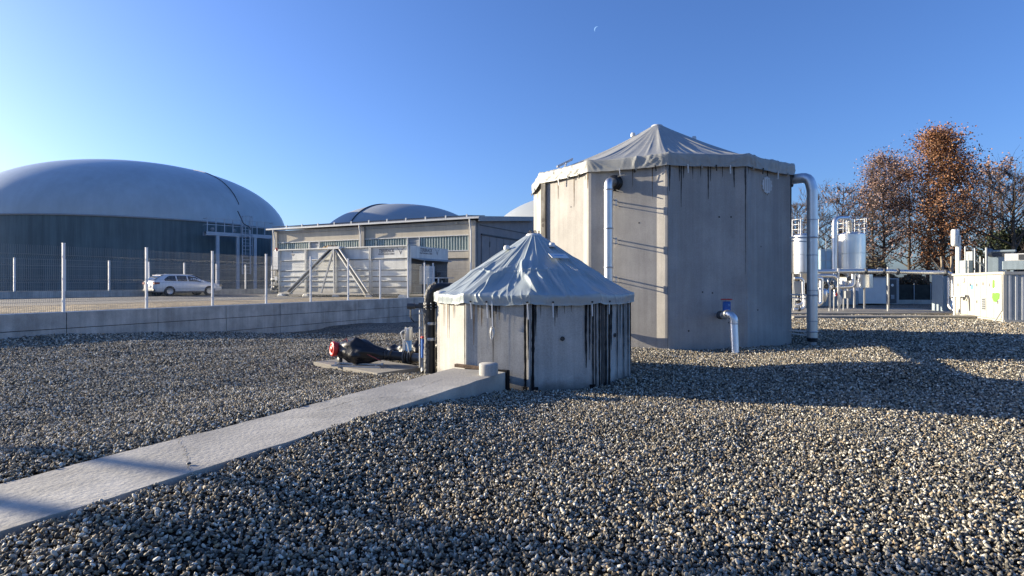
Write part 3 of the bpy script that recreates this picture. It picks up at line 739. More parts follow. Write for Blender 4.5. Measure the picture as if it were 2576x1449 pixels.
# a second, flatter black film bundle behind
g = G(); vs = []; b0 = Vector((-2.45, 11.35, .20)); b1 = Vector((-1.35, 11.0, .34)); n1, n2 = 40, 22
for i in range(n1 + 1):
    t = i / n1; rr0 = .13 + .10 * t + .02 * math.sin(t * 25)
    for j in range(n2):
        a = 2 * PI * j / n2; r2 = rr0 * (1 + .12 * math.sin(4 * a + t * 22) + .08 * math.sin(7 * a - t * 31))
        p = b0 + (b1 - b0) * t + Vector((.3 * math.cos(a) * r2, math.cos(a) * r2, math.sin(a) * r2 * .9)); p.z = max(p.z, .03); vs.append(p)
g.add(vs, [(i * n2 + j, i * n2 + (j + 1) % n2, (i + 1) * n2 + (j + 1) % n2, (i + 1) * n2 + j) for i in range(n1) for j in range(n2)], True)
g.add(vs[:n2], [tuple(range(n2))]); g.add(vs[-n2:], [tuple(range(n2))])
obj('wrapped_hose', g, M_film, label='hose bundled in black film on the gravel behind the mixer', cat='wrapped hose')

# ---------------- big tank
t2 = root('big_tank', 'tall twelve-sided concrete tank with a pale grey tent roof', 'tank', (BT.x, BT.y, 0))
B_N, B_PH = 12, -10.6
wall_panels(t2, BT, BR, B_N, B_PH, -.3, 4.50, M_conc, rib=.27, dep=.06)
cr = []; rc = random.Random(8)
for i in range(170):
    a0 = rc.uniform(-115, 115); up = rc.random() < .5
    cr.append((a0, .93, a0 + rc.uniform(-4, 4), 1.17, rc.uniform(.02, .05), rc.uniform(.005, .02)) if up else (a0, rc.uniform(.05, .7), a0 + rc.uniform(-1, 1), rc.uniform(.75, .98), rc.uniform(.03, .08), rc.uniform(.004, .012)))
for k in range(-4, 5):      # fan folds that gather at every corner of the hem
    a0 = B_PH + 30 * k
    for dd, am in ((-9, .025), (-5, .02), (-2.5, .018), (2.5, .015), (5, .016), (10, .014)):
        cr.append((a0 + dd * .1, .985, a0 + dd, 1.17, .035, am))
    cr.append((a0, .1, a0, .99, .05, .012))
for a0 in (-80, -66, -60, -52, -48):
    for dd in (-7, -3, 3, 7): cr.append((a0 + dd, .98, a0, 1.15, .035, .02))
tarpaulin(t2, BT, BR, B_N, B_PH, 4.37, 4.66, 6.33, .16, 1.32, M_tarpb, cr, nth=700, ns=60, lump=.006, scal=.025, seed=6, over=.05)
g = G(); g.lathe([(.0, 6.36), (.15, 6.36), (.18, 6.33), (.18, 6.27)], (BT.x, BT.y, 0), 24); obj('apex_ring', g, M_white, t2)
for a, s in ((-75, .17), (70, .24)):
    p = tv(BT, .16 + (BR) * s, a) + Z3 * (6.33 - 1.67 * (1 - (1 - s) ** 1.32) + .02); g = G(); g.lathe([(0, .10), (.05, .09), (.07, .05), (.07, -.03)], p, 12); obj('vent_cap', g, M_white, t2)
# hem ties and streaks under the cover
for i, px in enumerate((1342, 1352, 1410, 1433, 1460, 1560, 1600, 1650, 1727, 1762, 1798, 1833, 1888, 1912, 1950, 1975)):
    h = wall_hit(BT, BR, B_N, B_PH, px); F, a, si, Y, L = h
    g = G(); ln = .08 + .06 * ((i * 7) % 3); g.bar(F.p(a, .09, 4.40), F.p(a + .02, .06, 4.40 - ln), .025, .02, F.n); obj('tie_strap', g, (M_tarpb, M_black, M_white)[i % 3], t2)
for i, (px, wpx, ye, m) in enumerate(((1705, 5, 480, 2), (1711, 4, 455, 2), (1716, 3, 520, 2), (1722, 4, 447, 2), (1697, 3, 430, 2), (1784, 4, 500, 2), (1790, 3, 455, 2), (1850, 5, 470, 2), (1856, 4, 440, 2), (1872, 5, 470, 2), (1869, 3, 570, 2), (1893, 2, 440, 2), (1936, 4, 492, 2), (1985, 5, 480, 2), (1978, 4, 455, 2), (1990, 4, 600, 2),
        (1400, 2, 500, 1), (1440, 2, 520, 1), (1473, 3, 475, 1), (1556, 2, 480, 1), (1590, 2, 470, 1), (1640, 2, 500, 1), (1348, 3, 500, 1), (1866, 2, 690, 2), (1668, 2, 445, 1), (1745, 2, 450, 2), (1765, 2, 445, 2), (1820, 2, 445, 2))):
    F, a, si, Y, L = wall_hit(BT, BR, B_N, B_PH, px); wd = wpx / FP * Y / max(.4, abs(F.n.y)); ze = CAMZ + (711 - ye) / FP * Y
    dep = .06 if .27 < a < L - .27 else 0
    a = min(max(a, .3), L - .3) if dep else min(max(a, .02), .05) if a < L / 2 else L - .04
    g = G(); drip(g, F, a, 4.42, ze, wd, off=.004 - dep + .0005 * (i % 4), seed=70 + i); obj('stain_streak', g, (M_tar, M_rust, M_stain)[m], t2)
for (px, py, s_) in ((1812, 545, .02), (1842, 545, .02), (1770, 735, .018), (1795, 737, .018), (1836, 812, .016), (1700, 590, .02), (1735, 833, .02), (1912, 780, .02), (1920, 620, .018), (1606, 560, .018), (1595, 430, .03), (1432, 520, .02)):
    F, a, si, Y, L = wall_hit(BT, BR, B_N, B_PH, px); g = G(); g.lathe([(0, .004), (s_, .003), (s_ * 1.1, 0)], F.p(a, -.06, CAMZ + (711 - py) / FP * Y), 10, True, F.n); obj('tie_hole', g, M_stain, t2)
# flat strip and discs coloured dark for a shaded channel and holes, left side
F, a, si, Y, L = wall_hit(BT, BR, B_N, B_PH, 1371)
Fb, Lb = side_frame(BT, BR, B_N, B_PH, -2)
g = G(); g.fbox(Fb, -.0, .20, .004, .03, -.2, 4.40); ob = obj('shade_strip', g, surf('channel_shade', (.10, .095, .085), .9, var=.4, vscale=4, streak=.5), t2)
for z in (3.34, 3.20):
    g = G(); g.lathe([(0, .034), (.055, .034), (.06, .03), (.06, .02)], Fb.p(.10, 0, z), 16, False, Fb.n); obj('round_hole', g, M_joint, t2)
# scalloped white port cover
F, a, si, Y, L = wall_hit(BT, BR, B_N, B_PH, 1933)
g = G(); ce = F.p(a, -.06, CAMZ + 246 / FP * Y); k = 48
vs = [ce + F.n * .03] + [ce + F.n * .03 + (F.u * math.cos(2 * PI * i / k) + Z3 * math.sin(2 * PI * i / k)) * (.205 + .018 * math.cos(12 * 2 * PI * i / k)) for i in range(k)]
vs += [v - F.n * .03 for v in vs[1:]]
g.add(vs, [(0, 1 + i, 1 + (i + 1) % k) for i in range(k)] + [(1 + i, 1 + k + i, 1 + k + (i + 1) % k, 1 + (i + 1) % k) for i in range(k)]); obj('port_cover', g, surf('port_white', (.55, .55, .53), .5), t2)
for i in range(4):
    g = G(); g.fbox(Fr(ce, F.u, F.n), -.12 + .08 * i - .006, -.12 + .08 * i + .006, .031, .036, -.15, .15); obj('port_rib', g, M_bconc, t2)
# small service ladder lying on the rim at the left
F2, L2 = side_frame(BT, BR, B_N, B_PH, -2)
lr = root('folding_ladder', 'small metal ladder tilted up over the left rim of the big tank', 'ladder', F2.p(1.3, -.2, 4.7))
A = at(1402, 418, 16.0); B_ = at(1441, 399, 16.3)
for dx in (0, .16):
    g = G(); g.bar(A + Vector((0, dx, 0)), B_ + Vector((0, dx, 0)), .03, .04); obj('rail', g, M_galv, lr)
for t in (.15, .35, .55, .75, .95):
    g = G(); p = A.lerp(B_, t); g.bar(p + Vector((0, -.01, 0)), p + Vector((0, .17, 0)), .02, .02); obj('rung', g, M_galv, lr)
g = G(); g.bar(A.lerp(B_, .1), A.lerp(B_, .1) - Z3 * .22, .03); g.bar(A.lerp(B_, .62), A.lerp(B_, .35) - Z3 * .28, .03); obj('stay', g, M_galv, lr)

# ---------------- metal pipe down the lit side
F3, L3 = side_frame(BT, BR, B_N, B_PH, -1)
hp = root('insulated_downpipe', 'metal pipe running down the left-hand face of the big tank', 'pipe', F3.p(.5, .3, 0))
def on_f3(px, off):
    k = (px - 1288) / FP; o_ = F3.p(0, off)
    return (k * o_.y - o_.x) / (F3.u.x - k * F3.u.y)
aP = on_f3(1531, .34)
zz_ = 1.6 + 250 / FP * 14.1
r0 = .105
g = G(); g.tube(bend([F3.p(aP + .04, .06, zz_), F3.p(aP, .34, zz_), F3.p(aP, .34, 2.9)], .26, 9), r0, 20); obj('top_elbow', g, M_steel, hp)
for z1, z0 in ((3.84, 2.92), (2.90, 1.98), (1.96, .9)):
    g = G(); g.cyl(F3.p(aP, .34, z1), F3.p(aP, .34, z0), r0 + .002, 20); obj('pipe_section', g, M_steel, hp)
g = G(); g.tube(bend([F3.p(aP, .34, .92), F3.p(aP, .34, .55), F3.p(aP + .1, .05, .35)], .2, 5), r0, 20); obj('bottom_elbow', g, M_steel, hp)
for z in (3.85, 2.91, 1.97):
    g = G(); g.lathe([(r0, -.02), (r0 + .014, -.012), (r0 + .014, .012), (r0, .02)], F3.p(aP, .34, z), 20); obj('band', g, M_galv, hp)
    g = G(); g.bar(F3.p(aP + .06, .30, z - .22), F3.p(aP + .14, -.06, z - .26), .022, .03); g.bar(F3.p(aP + .06, .34, z - .34), F3.p(aP + .14, -.06, z - .36), .02, .02); g.fbox(F3, aP + .11, aP + .16, .14, .17, z - .38, z - .20)
    obj('wall_bracket', g, M_galv, hp)
g = G(); g.lathe([(.09, 0), (.20, 0), (.20, .045), (.14, .05), (.14, .09), (.18, .09), (.18, .12), (.1, .12)], F3.p(aP + .05, -.05, zz_), 24, True, F3.n); obj('flange', g, M_black, hp)
g = G(); g.bar(F3.p(aP + .1, .05, zz_ + .14), F3.p(aP + .35, .10, zz_ + .16), .02); g.bar(F3.p(aP + .1, .05, zz_ - .18), F3.p(aP + .3, .10, zz_ - .26), .02); obj('clamp_arm', g, M_dgrey, hp)

# ---------------- outlet pipe with blue valve in front of the tank
op = root('outlet_pipe', 'short shiny pipe bent down into the gravel in front of the big tank', 'pipe', (5.03, 12.95, 0))
F4, L4 = side_frame(BT, BR, B_N, B_PH, 0)
e0 = at(1850, 890, 12.85); e0.z = -.08
top = at(1846, 806, 12.95); vv = at(1822, 793, 13.3); wa = at(1806, 792, 13.62)
g = G(); g.tube([e0, (top.x, top.y, .66)], .088, 22); obj('pipe_section', g, M_steel, op)
g = G(); g.tube(bend([(top.x, top.y, .67), (top.x, top.y, .80), Vector((top.x - .10, top.y + .1, .90)), vv], .10, 3), .092, 22); obj('elbow', g, M_steel, op)
g = G(); g.lathe([(.088, -.01), (.096, -.005), (.096, .01), (.088, .015)], (top.x, top.y, .665), 22); obj('band', g, M_galv, op)
g = G(); d_ = (wa - vv).normalized(); g.tube([vv, wa + d_ * .05], .06, 16); obj('stub', g, M_galv, op)
for t in (.0, .35, .6):
    g = G(); g.lathe([(.05, -.015), (.10, -.015), (.10, .015), (.05, .015)], vv.lerp(wa, t), 20, True, d_); obj('flange', g, M_dgrey if t else M_galv, op)
bv = root('blue_gate_valve', 'blue gate valve with a red handwheel on the outlet pipe of the big tank', 'valve', vv)
c0 = at(1828, 773, 13.3)
g = G(); g.box(c0.x - .085, c0.x + .085, c0.y - .06, c0.y + .06, c0.z - .14, c0.z + .14); obj('bonnet', g, M_blue, bv, bevel=.03)
g = G(); g.box(c0.x - .10, c0.x + .10, c0.y - .07, c0.y + .07, c0.z - .17, c0.z - .145); obj('collar', g, M_black, bv, bevel=.005)
for dz in (-.07, .05):
    g = G(); g.lathe([(0, .012), (.022, .010), (.028, 0)], (c0.x + .03, c0.y - .06, c0.z + dz), 12, True, (0, -1, 0)); obj('cover_plate', g, M_lblue, bv)
g = G(); g.tube([(c0.x + .12 * math.cos(a), c0.y + .12 * math.sin(a), c0.z + .185) for a in [i * PI / 12 for i in range(25)]], .013, 8, False); g.bar((c0.x - .12, c0.y, c0.z + .185), (c0.x + .12, c0.y, c0.z + .185), .02); g.bar((c0.x, c0.y - .12, c0.z + .185), (c0.x, c0.y + .12, c0.z + .185), .02); obj('hand_wheel', g, M_red, bv)
g = G(); g.cyl((c0.x, c0.y, c0.z + .13), (c0.x, c0.y, c0.z + .20), .016, 8); obj('spindle', g, M_galv, bv)

# ---------------- tall metal pipe at the right edge of the tank
rpz = root('tall_metal_pipe', 'tall shiny pipe leaving the rim of the big tank and dropping down its right side', 'pipe', (7.62, 14.55, 0))
X0, Y0 = 7.66, 14.5
g = G(); g.tube(bend([(6.95, 15.3, 4.29), (7.30, 14.9, 4.30)], .1), .125, 22); g.tube(bend([(7.12, 15.1, 4.30), (X0 - .06, Y0 + .05, 4.30), (X0, Y0, 3.95)], .22, 4), .128, 22); obj('top_elbow', g, M_steel, rpz)
zs = [3.98, 3.2, 2.3, 1.4, .62, .14]
for a, b in zip(zs, zs[1:]):
    g = G(); g.cyl((X0, Y0, a - .004), (X0, Y0, b + .004), .126, 24); obj('pipe_section', g, M_steel, rpz)
for z in zs[1:-1]:
    g = G(); g.lathe([(.126, -.012), (.131, -.006), (.131, .006), (.126, .012)], (X0, Y0, z), 24); obj('band', g, M_galv, rpz)
g = G(); g.lathe([(.10, .0), (.13, 0), (.135, .03), (.125, .04), (.135, .05), (.135, .10), (.10, .10)], (X0, Y0, .10), 24); obj('rubber_sleeve', g, M_black, rpz)
g = G(); g.cyl((X0, Y0, -.08), (X0, Y0, .11), .095, 22); obj('foot_pipe', g, M_galv, rpz)
for z in (2.75, 1.28, .35):
    g = G(); g.bar((X0 - .1, Y0 + .02, z), (X0 - .62, Y0 + .3, z + .02), .03, .04); g.bar((X0 - .1, Y0 + .06, z - .10), (X0 - .62, Y0 + .34, z - .04), .025, .03); g.box(X0 - .68, X0 - .60, Y0 + .22, Y0 + .40, z - .16, z + .12)
    g.lathe([(.128, -.02), (.136, -.015), (.136, .015), (.128, .02)], (X0, Y0, z), 20); obj('wall_bracket', g, M_galv, rpz)
# ================================================================== retaining wall, yard, fences
rw = root('retaining_wall', 'long low board-marked concrete wall below the mesh fence, edging the gravel', 'wall', WT(5, 0))
seams_t = [-9.6, -7.2, -4.8, -2.35, .05, 2.45, 4.75, 7.0, 9.2, 11.3, 13.4, 15.4, 17.3]
Wf = Fr(WT(0), WU, WN); KT = 1 / WU.y
zr = [.735, .27, -.22, -.95]
rc = random.Random(3)
for i in range(len(seams_t) - 1):
    off = rc.uniform(-.10, .10)
    for j in range(3):
        a0 = seams_t[i] * KT + .011; a1 = seams_t[i + 1] * KT - .011; pr_ = rc.uniform(0, .018)
        g = G(); g.fbox(Wf, a0, a1, -.22, pr_, zr[j + 1] + .010, zr[j] - (.010 if j else 0)); obj('cast_panel', g, M_wall, rw)
g = G(); g.fbox(Wf, -9.5 * KT, 17.25 * KT, -.21, -.03, -1, .72); obj('joint_core', g, M_joint, rw)
# it turns the corner behind the tanks
Wc = Fr(WT(17.3), WN, -WU)
g = G(); g.fbox(Wc, .0, 14, -.22, -.0, -1, .735); obj('cast_panel', g, M_wall, rw)

g = G()
a = WT(-60) - WN * .1; b_ = WT(17.3) - WN * .1; c_ = b_ + WN * 14 ; d_ = c_ + WU * 60; e_ = d_ - WN * 120; f_ = a - WN * 120
def sheet(name, pts, z, mat, n=60, amp=0, **k):
    g = G(); g.add([Vector((p.x, p.y, z)) for p in pts], [tuple(range(len(pts)))]); return obj(name, g, mat, **k)
sheet('yard', [a, b_, c_, d_, e_, f_], YZ, M_asph, kind='structure')
# muddy strip beside the wall: bumpy geometry
g = G(); na, nb = 220, 26; vs = []
for i in range(na + 1):
    for j in range(nb + 1):
        aa = (-24 + (17.0 + 24) * i / na) * KT; wd_ = 7.2 + 1.2 * math.sin(aa * .31) + .5 * math.sin(aa * .9)
        bb = -.22 - wd_ * (j / nb)
        edge = min(1, j / 3, (nb - j) / 4)
        z = YZ + .006 + edge * (.016 + .014 * math.sin(aa * 2.1 + bb) + .02 * math.sin(bb * 5 + .6 * math.sin(aa * .7)) * .6 + .01 * rc.uniform(-1, 1))
        vs.append(Wf.p(aa, bb, z))
g.add(vs, [(i * (nb + 1) + j, (i + 1) * (nb + 1) + j, (i + 1) * (nb + 1) + j + 1, i * (nb + 1) + j + 1) for i in range(na) for j in range(nb)], True)
obj('muddy_strip', g, M_dirt, kind='structure')

# ---- mesh fence
PW = 2.14 * KT           # panel width
def wire_mesh(Wd, H, sp=.05, r=.0034, step=.2):
    g = G(); x = .04
    zsv = [.0, .20, .25, .30, .86, .91, .96, 1.52, 1.60, 1.66, 1.92] if H < 1.95 else [.02, .32, .37, .42, 1.02, 1.07, 1.12, 1.72, 1.78, 1.84, 1.95]
    yo = [0, 0, .045, 0, 0, .045, 0, 0, .05, 0, 0]
    while x < Wd - .03:
        g.tube([(x, yo[k], zsv[k]) for k in range(len(zsv))], r, 3, False, False); x += sp
    for z in [.02] + [zsv[k] for k in (1, 3, 4, 6, 7, 9)] + [.65, 1.35]:
        g.tube([(.02, 0, z), (Wd - .02, 0, z)], r * 1.15, 3, False, False)
    return g
fr = root('mesh_fence', 'tall galvanised mesh fence with white posts standing on the retaining wall', 'fence', WT(0, .735))
wm = mesh('wire_panel', wire_mesh(PW - .08, 1.93), M_wire)
pm = G(); pm.box(-.032, .032, -.032, .032, 0, 2.0); pm.box(-.036, .036, -.036, .036, 2.0, 2.025)
for z in (.3, .95, 1.6): pm.box(-.042, -.032, -.012, .012, z, z + .05)
pme = mesh('post', pm, M_wpost)
ang = math.atan2(WU.y, WU.x)
def put(name, me, parent, loc, rz, **k):
    o = bpy.data.objects.new(name, me); COL.objects.link(o); o.parent = parent
    o.location = Vector(loc) - (WL[parent.name] if parent else Vector((0, 0, 0))); o.rotation_euler = (0, 0, rz)
    WL[o.name] = Vector(loc)
    for a, b in k.items(): o[a] = b
    return o
inb = -WN * .10
for k in range(-4, 8):
    t = 2.14 * k + .03
    put('post', pme, fr, WT(t, .735) + inb, ang)
    if k < 7: put('wire_panel', wm, fr, WT(t, .74) + WU * .04 + inb, ang)
for t in (16.45, 17.25): put('post', pme, fr, WT(t, .735) + inb, ang)
wm2 = mesh('wire_panel', wire_mesh(1.3, 1.93), M_wire); wm3 = mesh('wire_panel', wire_mesh(.8, 1.93), M_wire)
put('wire_panel', wm2, fr, WT(15.05, .74) + WU * .04 + inb, ang); put('wire_panel', wm3, fr, WT(16.5, .74) + WU * .04 + inb, ang)
Wi = Fr(WT(17.3), WN, -WU)
for k in range(1, 5): put('post', pme, fr, Wi.p(k * 2.4, -.1, .735), ang - PI / 2)
for k in range(0, 4): put('wire_panel', wm, fr, Wi.p(k * 2.4 + .05, -.1, .74), ang - PI / 2)
# base strip under the mesh
g = G(); g.fbox(Wf, -9.5 * KT, 17.3 * KT, -.12, -.08, .735, .755); obj('base_rail', g, M_wpost, fr)
# white tubular gate frame
gf = root('gate_frame', 'small white tubular frame behind the black pipe at the end of the mesh fence', 'gate frame', at(1090, 749, 33.2))
A = at(1077, 749, 33.2); B_ = at(1103, 749, 33.6); 
for p in (A, B_):
    g = G(); g.bar((p.x, p.y, .735), (p.x, p.y, 1.88), .07); obj('upright', g, M_white, gf)
for z in (1.88, 1.38):
    g = G(); g.bar((A.x, A.y, z), (B_.x + .0, B_.y, z), .06); obj('rail', g, M_white, gf)
p = at(1112, 749, 33.9); g = G(); g.bar((p.x, p.y, .7), (p.x, p.y, 1.72), .06); g.bar((B_.x, B_.y, 1.88), (B_.x + .9, B_.y + .2, 1.88), .05); obj('brace', g, M_white, gf)

# ---- far fence along the yard with its kerb wall
FU = Vector((.58, 1, 0)).normalized(); FN = Vector((FU.y, -FU.x, 0)); FO = Vector((-28.75, 32.9, 0)); Ff = Fr(FO, FU, FN)
kw = root('kerb_wall', 'low grey kerb wall under the far fence, behind the white car', 'wall', FO)
for k in range(-8, 12):
    g = G(); g.fbox(Ff, k * 2.46 + .01, (k + 1) * 2.46 - .01, -.2, rc.uniform(0, .01), .5, 1.09); obj('cast_panel', g, M_wall, kw)
f2 = root('far_fence', 'far mesh fence with thin white posts in front of the dark dome tank', 'fence', FO + Z3 * 1.09)
pm2 = G(); pm2.box(-.045, .045, -.045, .045, 0, 1.95); pm2e = mesh('post', pm2, M_wpost); a2 = math.atan2(FU.y, FU.x)
wmf = mesh('wire_panel', wire_mesh(2.40, 1.93, .10, .004), M_wire)
for k in range(-7, 11):
    put('post', pm2e, f2, Ff.p(k * 2.46, -.1, 1.09), a2)
    put('wire_panel', wmf, f2, Ff.p(k * 2.46 + .03, -.1, 1.09), a2)

# added columns, out of view at the left, placed to cast shadows across the slab
for i, (p, h) in enumerate(((Vector((-20.5, 9.9, 0)), 5.2), (Vector((-17.2, 8.0, 0)), 3.9))):
    lp = root('shadow_column', ('taller grey column added out of view at the left to cast a shadow on the slab', 'shorter grey column added out of view at the left to cast a shadow on the slab')[i], 'shadow caster', p)
    g = G(); g.cyl(p, p + Z3 * h, .09, 10); obj('column', g, M_galv, lp)
    g = G(); g.bar(p + Z3 * h, p + Vector((.8, .4, h + .05)), .22, .10); obj('column_head', g, M_grey, lp)

# ================================================================== dome tanks
def dome_tank(name, label, c, rad, zb, zt, zap, clad, memb, seams, res=96):
    t = root(name, label, 'tank', (c[0], c[1], zb))
    g = G(); g.lathe([(rad, zb), (rad, zt)], (c[0], c[1], 0), res); obj('wall', g, clad, t)
    g = G(); g.lathe([(rad + .02, zt - .12), (rad + .14, zt - .10), (rad + .15, zt + .04), (rad + .02, zt + .10)], (c[0], c[1], 0), res); obj('rim', g, M_grey, t)
    H = zap - zt; pr_ = []
    for i in range(25):
        s = i / 24 * PI / 2; x = math.cos(s) ; y = math.sin(s)
        pr_.append(((rad + .05) * (abs(x) ** .92), zt + .05 + H * (abs(y) ** 1.0)))
    pr_[-1] = (0.01, zap)
    g = G(); g.lathe(pr_, (c[0], c[1], 0), res); obj('membrane', g, memb, t)
    for (o_, d_, w_) in seams:       # seam: great-arc belt across the membrane, offset o_ along dir
        pts = []
        dx, dy = math.cos(d_), math.sin(d_)
        hw = math.sqrt(max(0, 1 - o_ * o_))
        for i in range(41):
            s = -hw + 2 * hw * i / 40
            rx = o_ * dx - s * dy; ry = o_ * dy + s * dx; q = min(1, math.hypot(rx, ry)) 
            # invert the profile
            xx = q ** (1 / .92); zz = math.sqrt(max(0, 1 - xx * xx))
            pts.append((c[0] + rx * (rad + .05), c[1] + ry * (rad + .05), zt + .05 + H * zz + .07))
        g = G(); g.tube(pts, w_, 5, False); obj('seam', g, M_dgrey, t)
    return t
dt = dome_tank('dome_tank', 'huge dark round tank under a bulging blue-grey dome, left behind the mesh fence', (-51.1, 78.0), 18.6, .6, 8.8, 17.5, M_clad, M_dome, [(.2, R(57), .05)])
dome_tank('dome_tank', 'smaller-looking grey dome showing above the roof of the long building', (-16.0, 84), 12.0, .6, 6.6, 12.95, M_dgrey, M_dome2, [(-.12, R(-20), .09)])
dome_tank('dome_tank', 'pale dome just showing between the building roof and the big tank', (10.0, 74), 12.9, .6, 6.6, 13.05, M_dgrey, M_dome2, [])
# service platform at the dome tank
Y_A, Y_B = 64.8, 70.4
A = at(519, 584, Y_A); B_ = at(687, 594, Y_B); A.z = B_.z = 7.45
pf = root('service_platform', 'blue-grey steel platform with railings and a caged ladder against the dome tank', 'platform', (A.x, A.y, YZ))
u = (B_ - A).normalized(); Lp = (B_ - A).length; Fp = Fr(A, u, (u.y, -u.x)); 
Msp = surf('platform_steel', (.42, .46, .50), .5, .2, var=.08)
g = G(); g.fbox(Fp, 0, Lp, -1.1, 0, -.02, .0); obj('deck', g, Msp, pf)
for b in (-1.05, 0):
    g = G(); g.fbox(Fp, 0, Lp, b - .07, b + .07, -.42, -.03); obj('edge_beam', g, Msp, pf)
def on_line(F, px, b=0):
    k = (px - 1288) / FP; o_ = F.p(0, b); return (k * o_.y - o_.x) / (F.u.x - k * F.u.y)
for px in (547.3, 598, 641.5, 685):
    a = on_line(Fp, px, -.1); g = G(); g.fbox(Fp, a - .17, a + .17, -.25, 0.03, YZ - 7.45, -.3); obj('column', g, Msp, pf)
for a in np.linspace(.1, Lp - .1, 9):
    g = G(); g.fbox(Fp, a - .04, a + .04, -.04, .04, 0, 1.55); obj('railing_post', g, Msp, pf)
for z in (.78, 1.5):
    g = G(); g.fbox(Fp, 0, Lp, -.035, .035, z, z + .07); obj('railing_bar', g, Msp, pf)
for a in (0.03, Lp - .03):
    for z in (.78, 1.5):
        g = G(); g.fbox(Fp, a - .035, a + .035, -1.1, -.03, z, z + .05); obj('railing_bar', g, Msp, pf)
a = on_line(Fp, 620, .3)
ld = G()
for s in (-.46, .46):
    g = G(); g.fbox(Fp, a + s - .055, a + s + .055, .25, .33, 2.6 - 7.45, 2.0); obj('ladder_rail', g, Msp, pf)
for z in np.arange(2.7 - 7.45, 1.3, .40):
    g = G(); g.fbox(Fp, a - .46, a + .46, .27, .31, z, z + .05); obj('ladder_rung', g, Msp, pf)
for z in np.arange(-2.6, 2.1, 1.15):
    g = G(); g.tube([Fp.p(a + .55 * math.cos(x) * 1.0, .3 + 1.0 * math.sin(x), z) for x in [i * PI / 8 for i in range(9)]], .035, 4, False, False); obj('cage_hoop', g, Msp, pf)
for x in (.25, .5, .75):
    g = G(); p = (a + .55 * math.cos(x * PI), .3 + 1.0 * math.sin(x * PI)); g.bar(Fp.p(p[0], p[1], -2.6), Fp.p(p[0], p[1], 2.0), .055); obj('cage_bar', g, Msp, pf)
for px, z, r in ((535, .35, .22), (590, .3, .25)):
    aa = on_line(Fp, px, -.5); g = G(); g.lathe([(0, r), (r * .7, r * .7), (r, 0), (r * .7, -r * .7), (0, -r)], Fp.p(aa, -.6, z), 12); obj('instrument', g, M_grey, pf)
# bent pipes on the membrane
g = G(); q = [at(598, 531, 66.4), at(608, 552, 66.2), at(612, 563, 66.1), at(628, 571, 66), at(630, 578, 66)]; g.tube(bend(q, .4, 4), .06, 8)
obj('overflow_pipe', g, M_dgrey, label='thin dark crooked pipe on the dome above the service platform', cat='pipe')

# ================================================================== long building
E0 = Vector((-2.3, 39.6, 0)); UV = -WN; DU = WU       # UV: leftwards along the front, DU: into the depth
front_n = -WU
O = E0 + WU * .30 + UV * .4
Bf = Fr(O, UV, front_n)
LB = 19.9
bd = root('long_building', 'long low cream building with ribbed windows and a metal roof behind the feed hopper', 'building', (O.x, O.y, YZ))
g = G(); g.fbox(Bf, 0.05, LB, -11.5, -.30, YZ, 6.0); obj('core', g, M_bconc, bd)
# pilasters
for a in (0, 9.95, 19.4):
    g = G(); g.fbox(Bf, a, a + .55, -.28, .12, YZ, 5.98); obj('pilaster', g, M_bconc, bd)
bays = ((.55, 9.95), (10.5, 19.4))
for (a0, a1) in bays:
    g = G(); g.fbox(Bf, a0, a1, -.28, -.02, 5.02, 5.75); obj('wall_panel', g, M_cream, bd)
    g = G(); g.fbox(Bf, a0, a1, -.28, .03, 5.76, 6.0); obj('wall_beam', g, M_bconc, bd)
    g = G(); g.fbox(Bf, a0, a1, -.28, .02, 3.36, 3.86); obj('wall_panel', g, M_cream, bd)
    g = G(); g.fbox(Bf, a0, a1, -.28, -.10, YZ, 3.34); obj('wall_panel', g, M_bconc, bd)
    g = G(); g.fbox(Bf, a0, a1, -.10, .05, 4.955, 5.015); obj('window_head', g, M_white, bd)
    g = G(); g.fbox(Bf, a0, a1, -.10, .06, 3.865, 3.92); obj('window_sill', g, M_white, bd)
    mid = 5.35 if a0 < 5 else 15.25
    secs = [(a0, mid - .58, 0), (mid - .5, mid + .5, 1), (mid + .58, a1, 0)]
    for (s0, s1, kd) in secs:
        wn_ = None
        if kd:
            g = G(); g.fbox(Bf, s0, s1, -.12, -.06, 3.93, 4.95); gl = obj('window', g, M_grey, bd)
            for z in (4.2, 4.45, 4.7):
                g = G(); g.fbox(Bf, s0, s1, -.06, -.035, z - .012, z + .012); obj('louvre', g, M_white, gl)
        else:
            g = G(); g.fbox(Bf, s0, s1, -.12, -.07, 3.93, 4.95); gl = obj('window', g, M_glaz, bd)
            n_ = int((s1 - s0) / .23)
            for k in range(n_):
                x = s0 + (k + .5) * (s1 - s0) / n_
                g = G(); g.fbox(Bf, x - .032, x + .032, -.07, -.02, 3.94, 4.94); obj('rib', g, surf('glazing_rib', (.50, .56, .50), .5) if 'glazing_rib' not in MATS else MATS['glazing_rib'], gl)
    for x in (mid - .54, mid + .54):
        g = G(); g.fbox(Bf, x - .035, x + .035, -.1, .04, 3.92, 4.955); obj('mullion', g, M_white, bd)
# downpipes
for a in (.30, 10.2, 19.55):
    g = G(); p0 = Bf.p(a, .22, YZ); g.tube(bend([Bf.p(a, .22, YZ + .1), Bf.p(a, .22, 5.35), Bf.p(a, .38, 5.85), Bf.p(a, .38, 6.05)], .1, 4), .055, 10); obj('downpipe', g, M_white, bd)
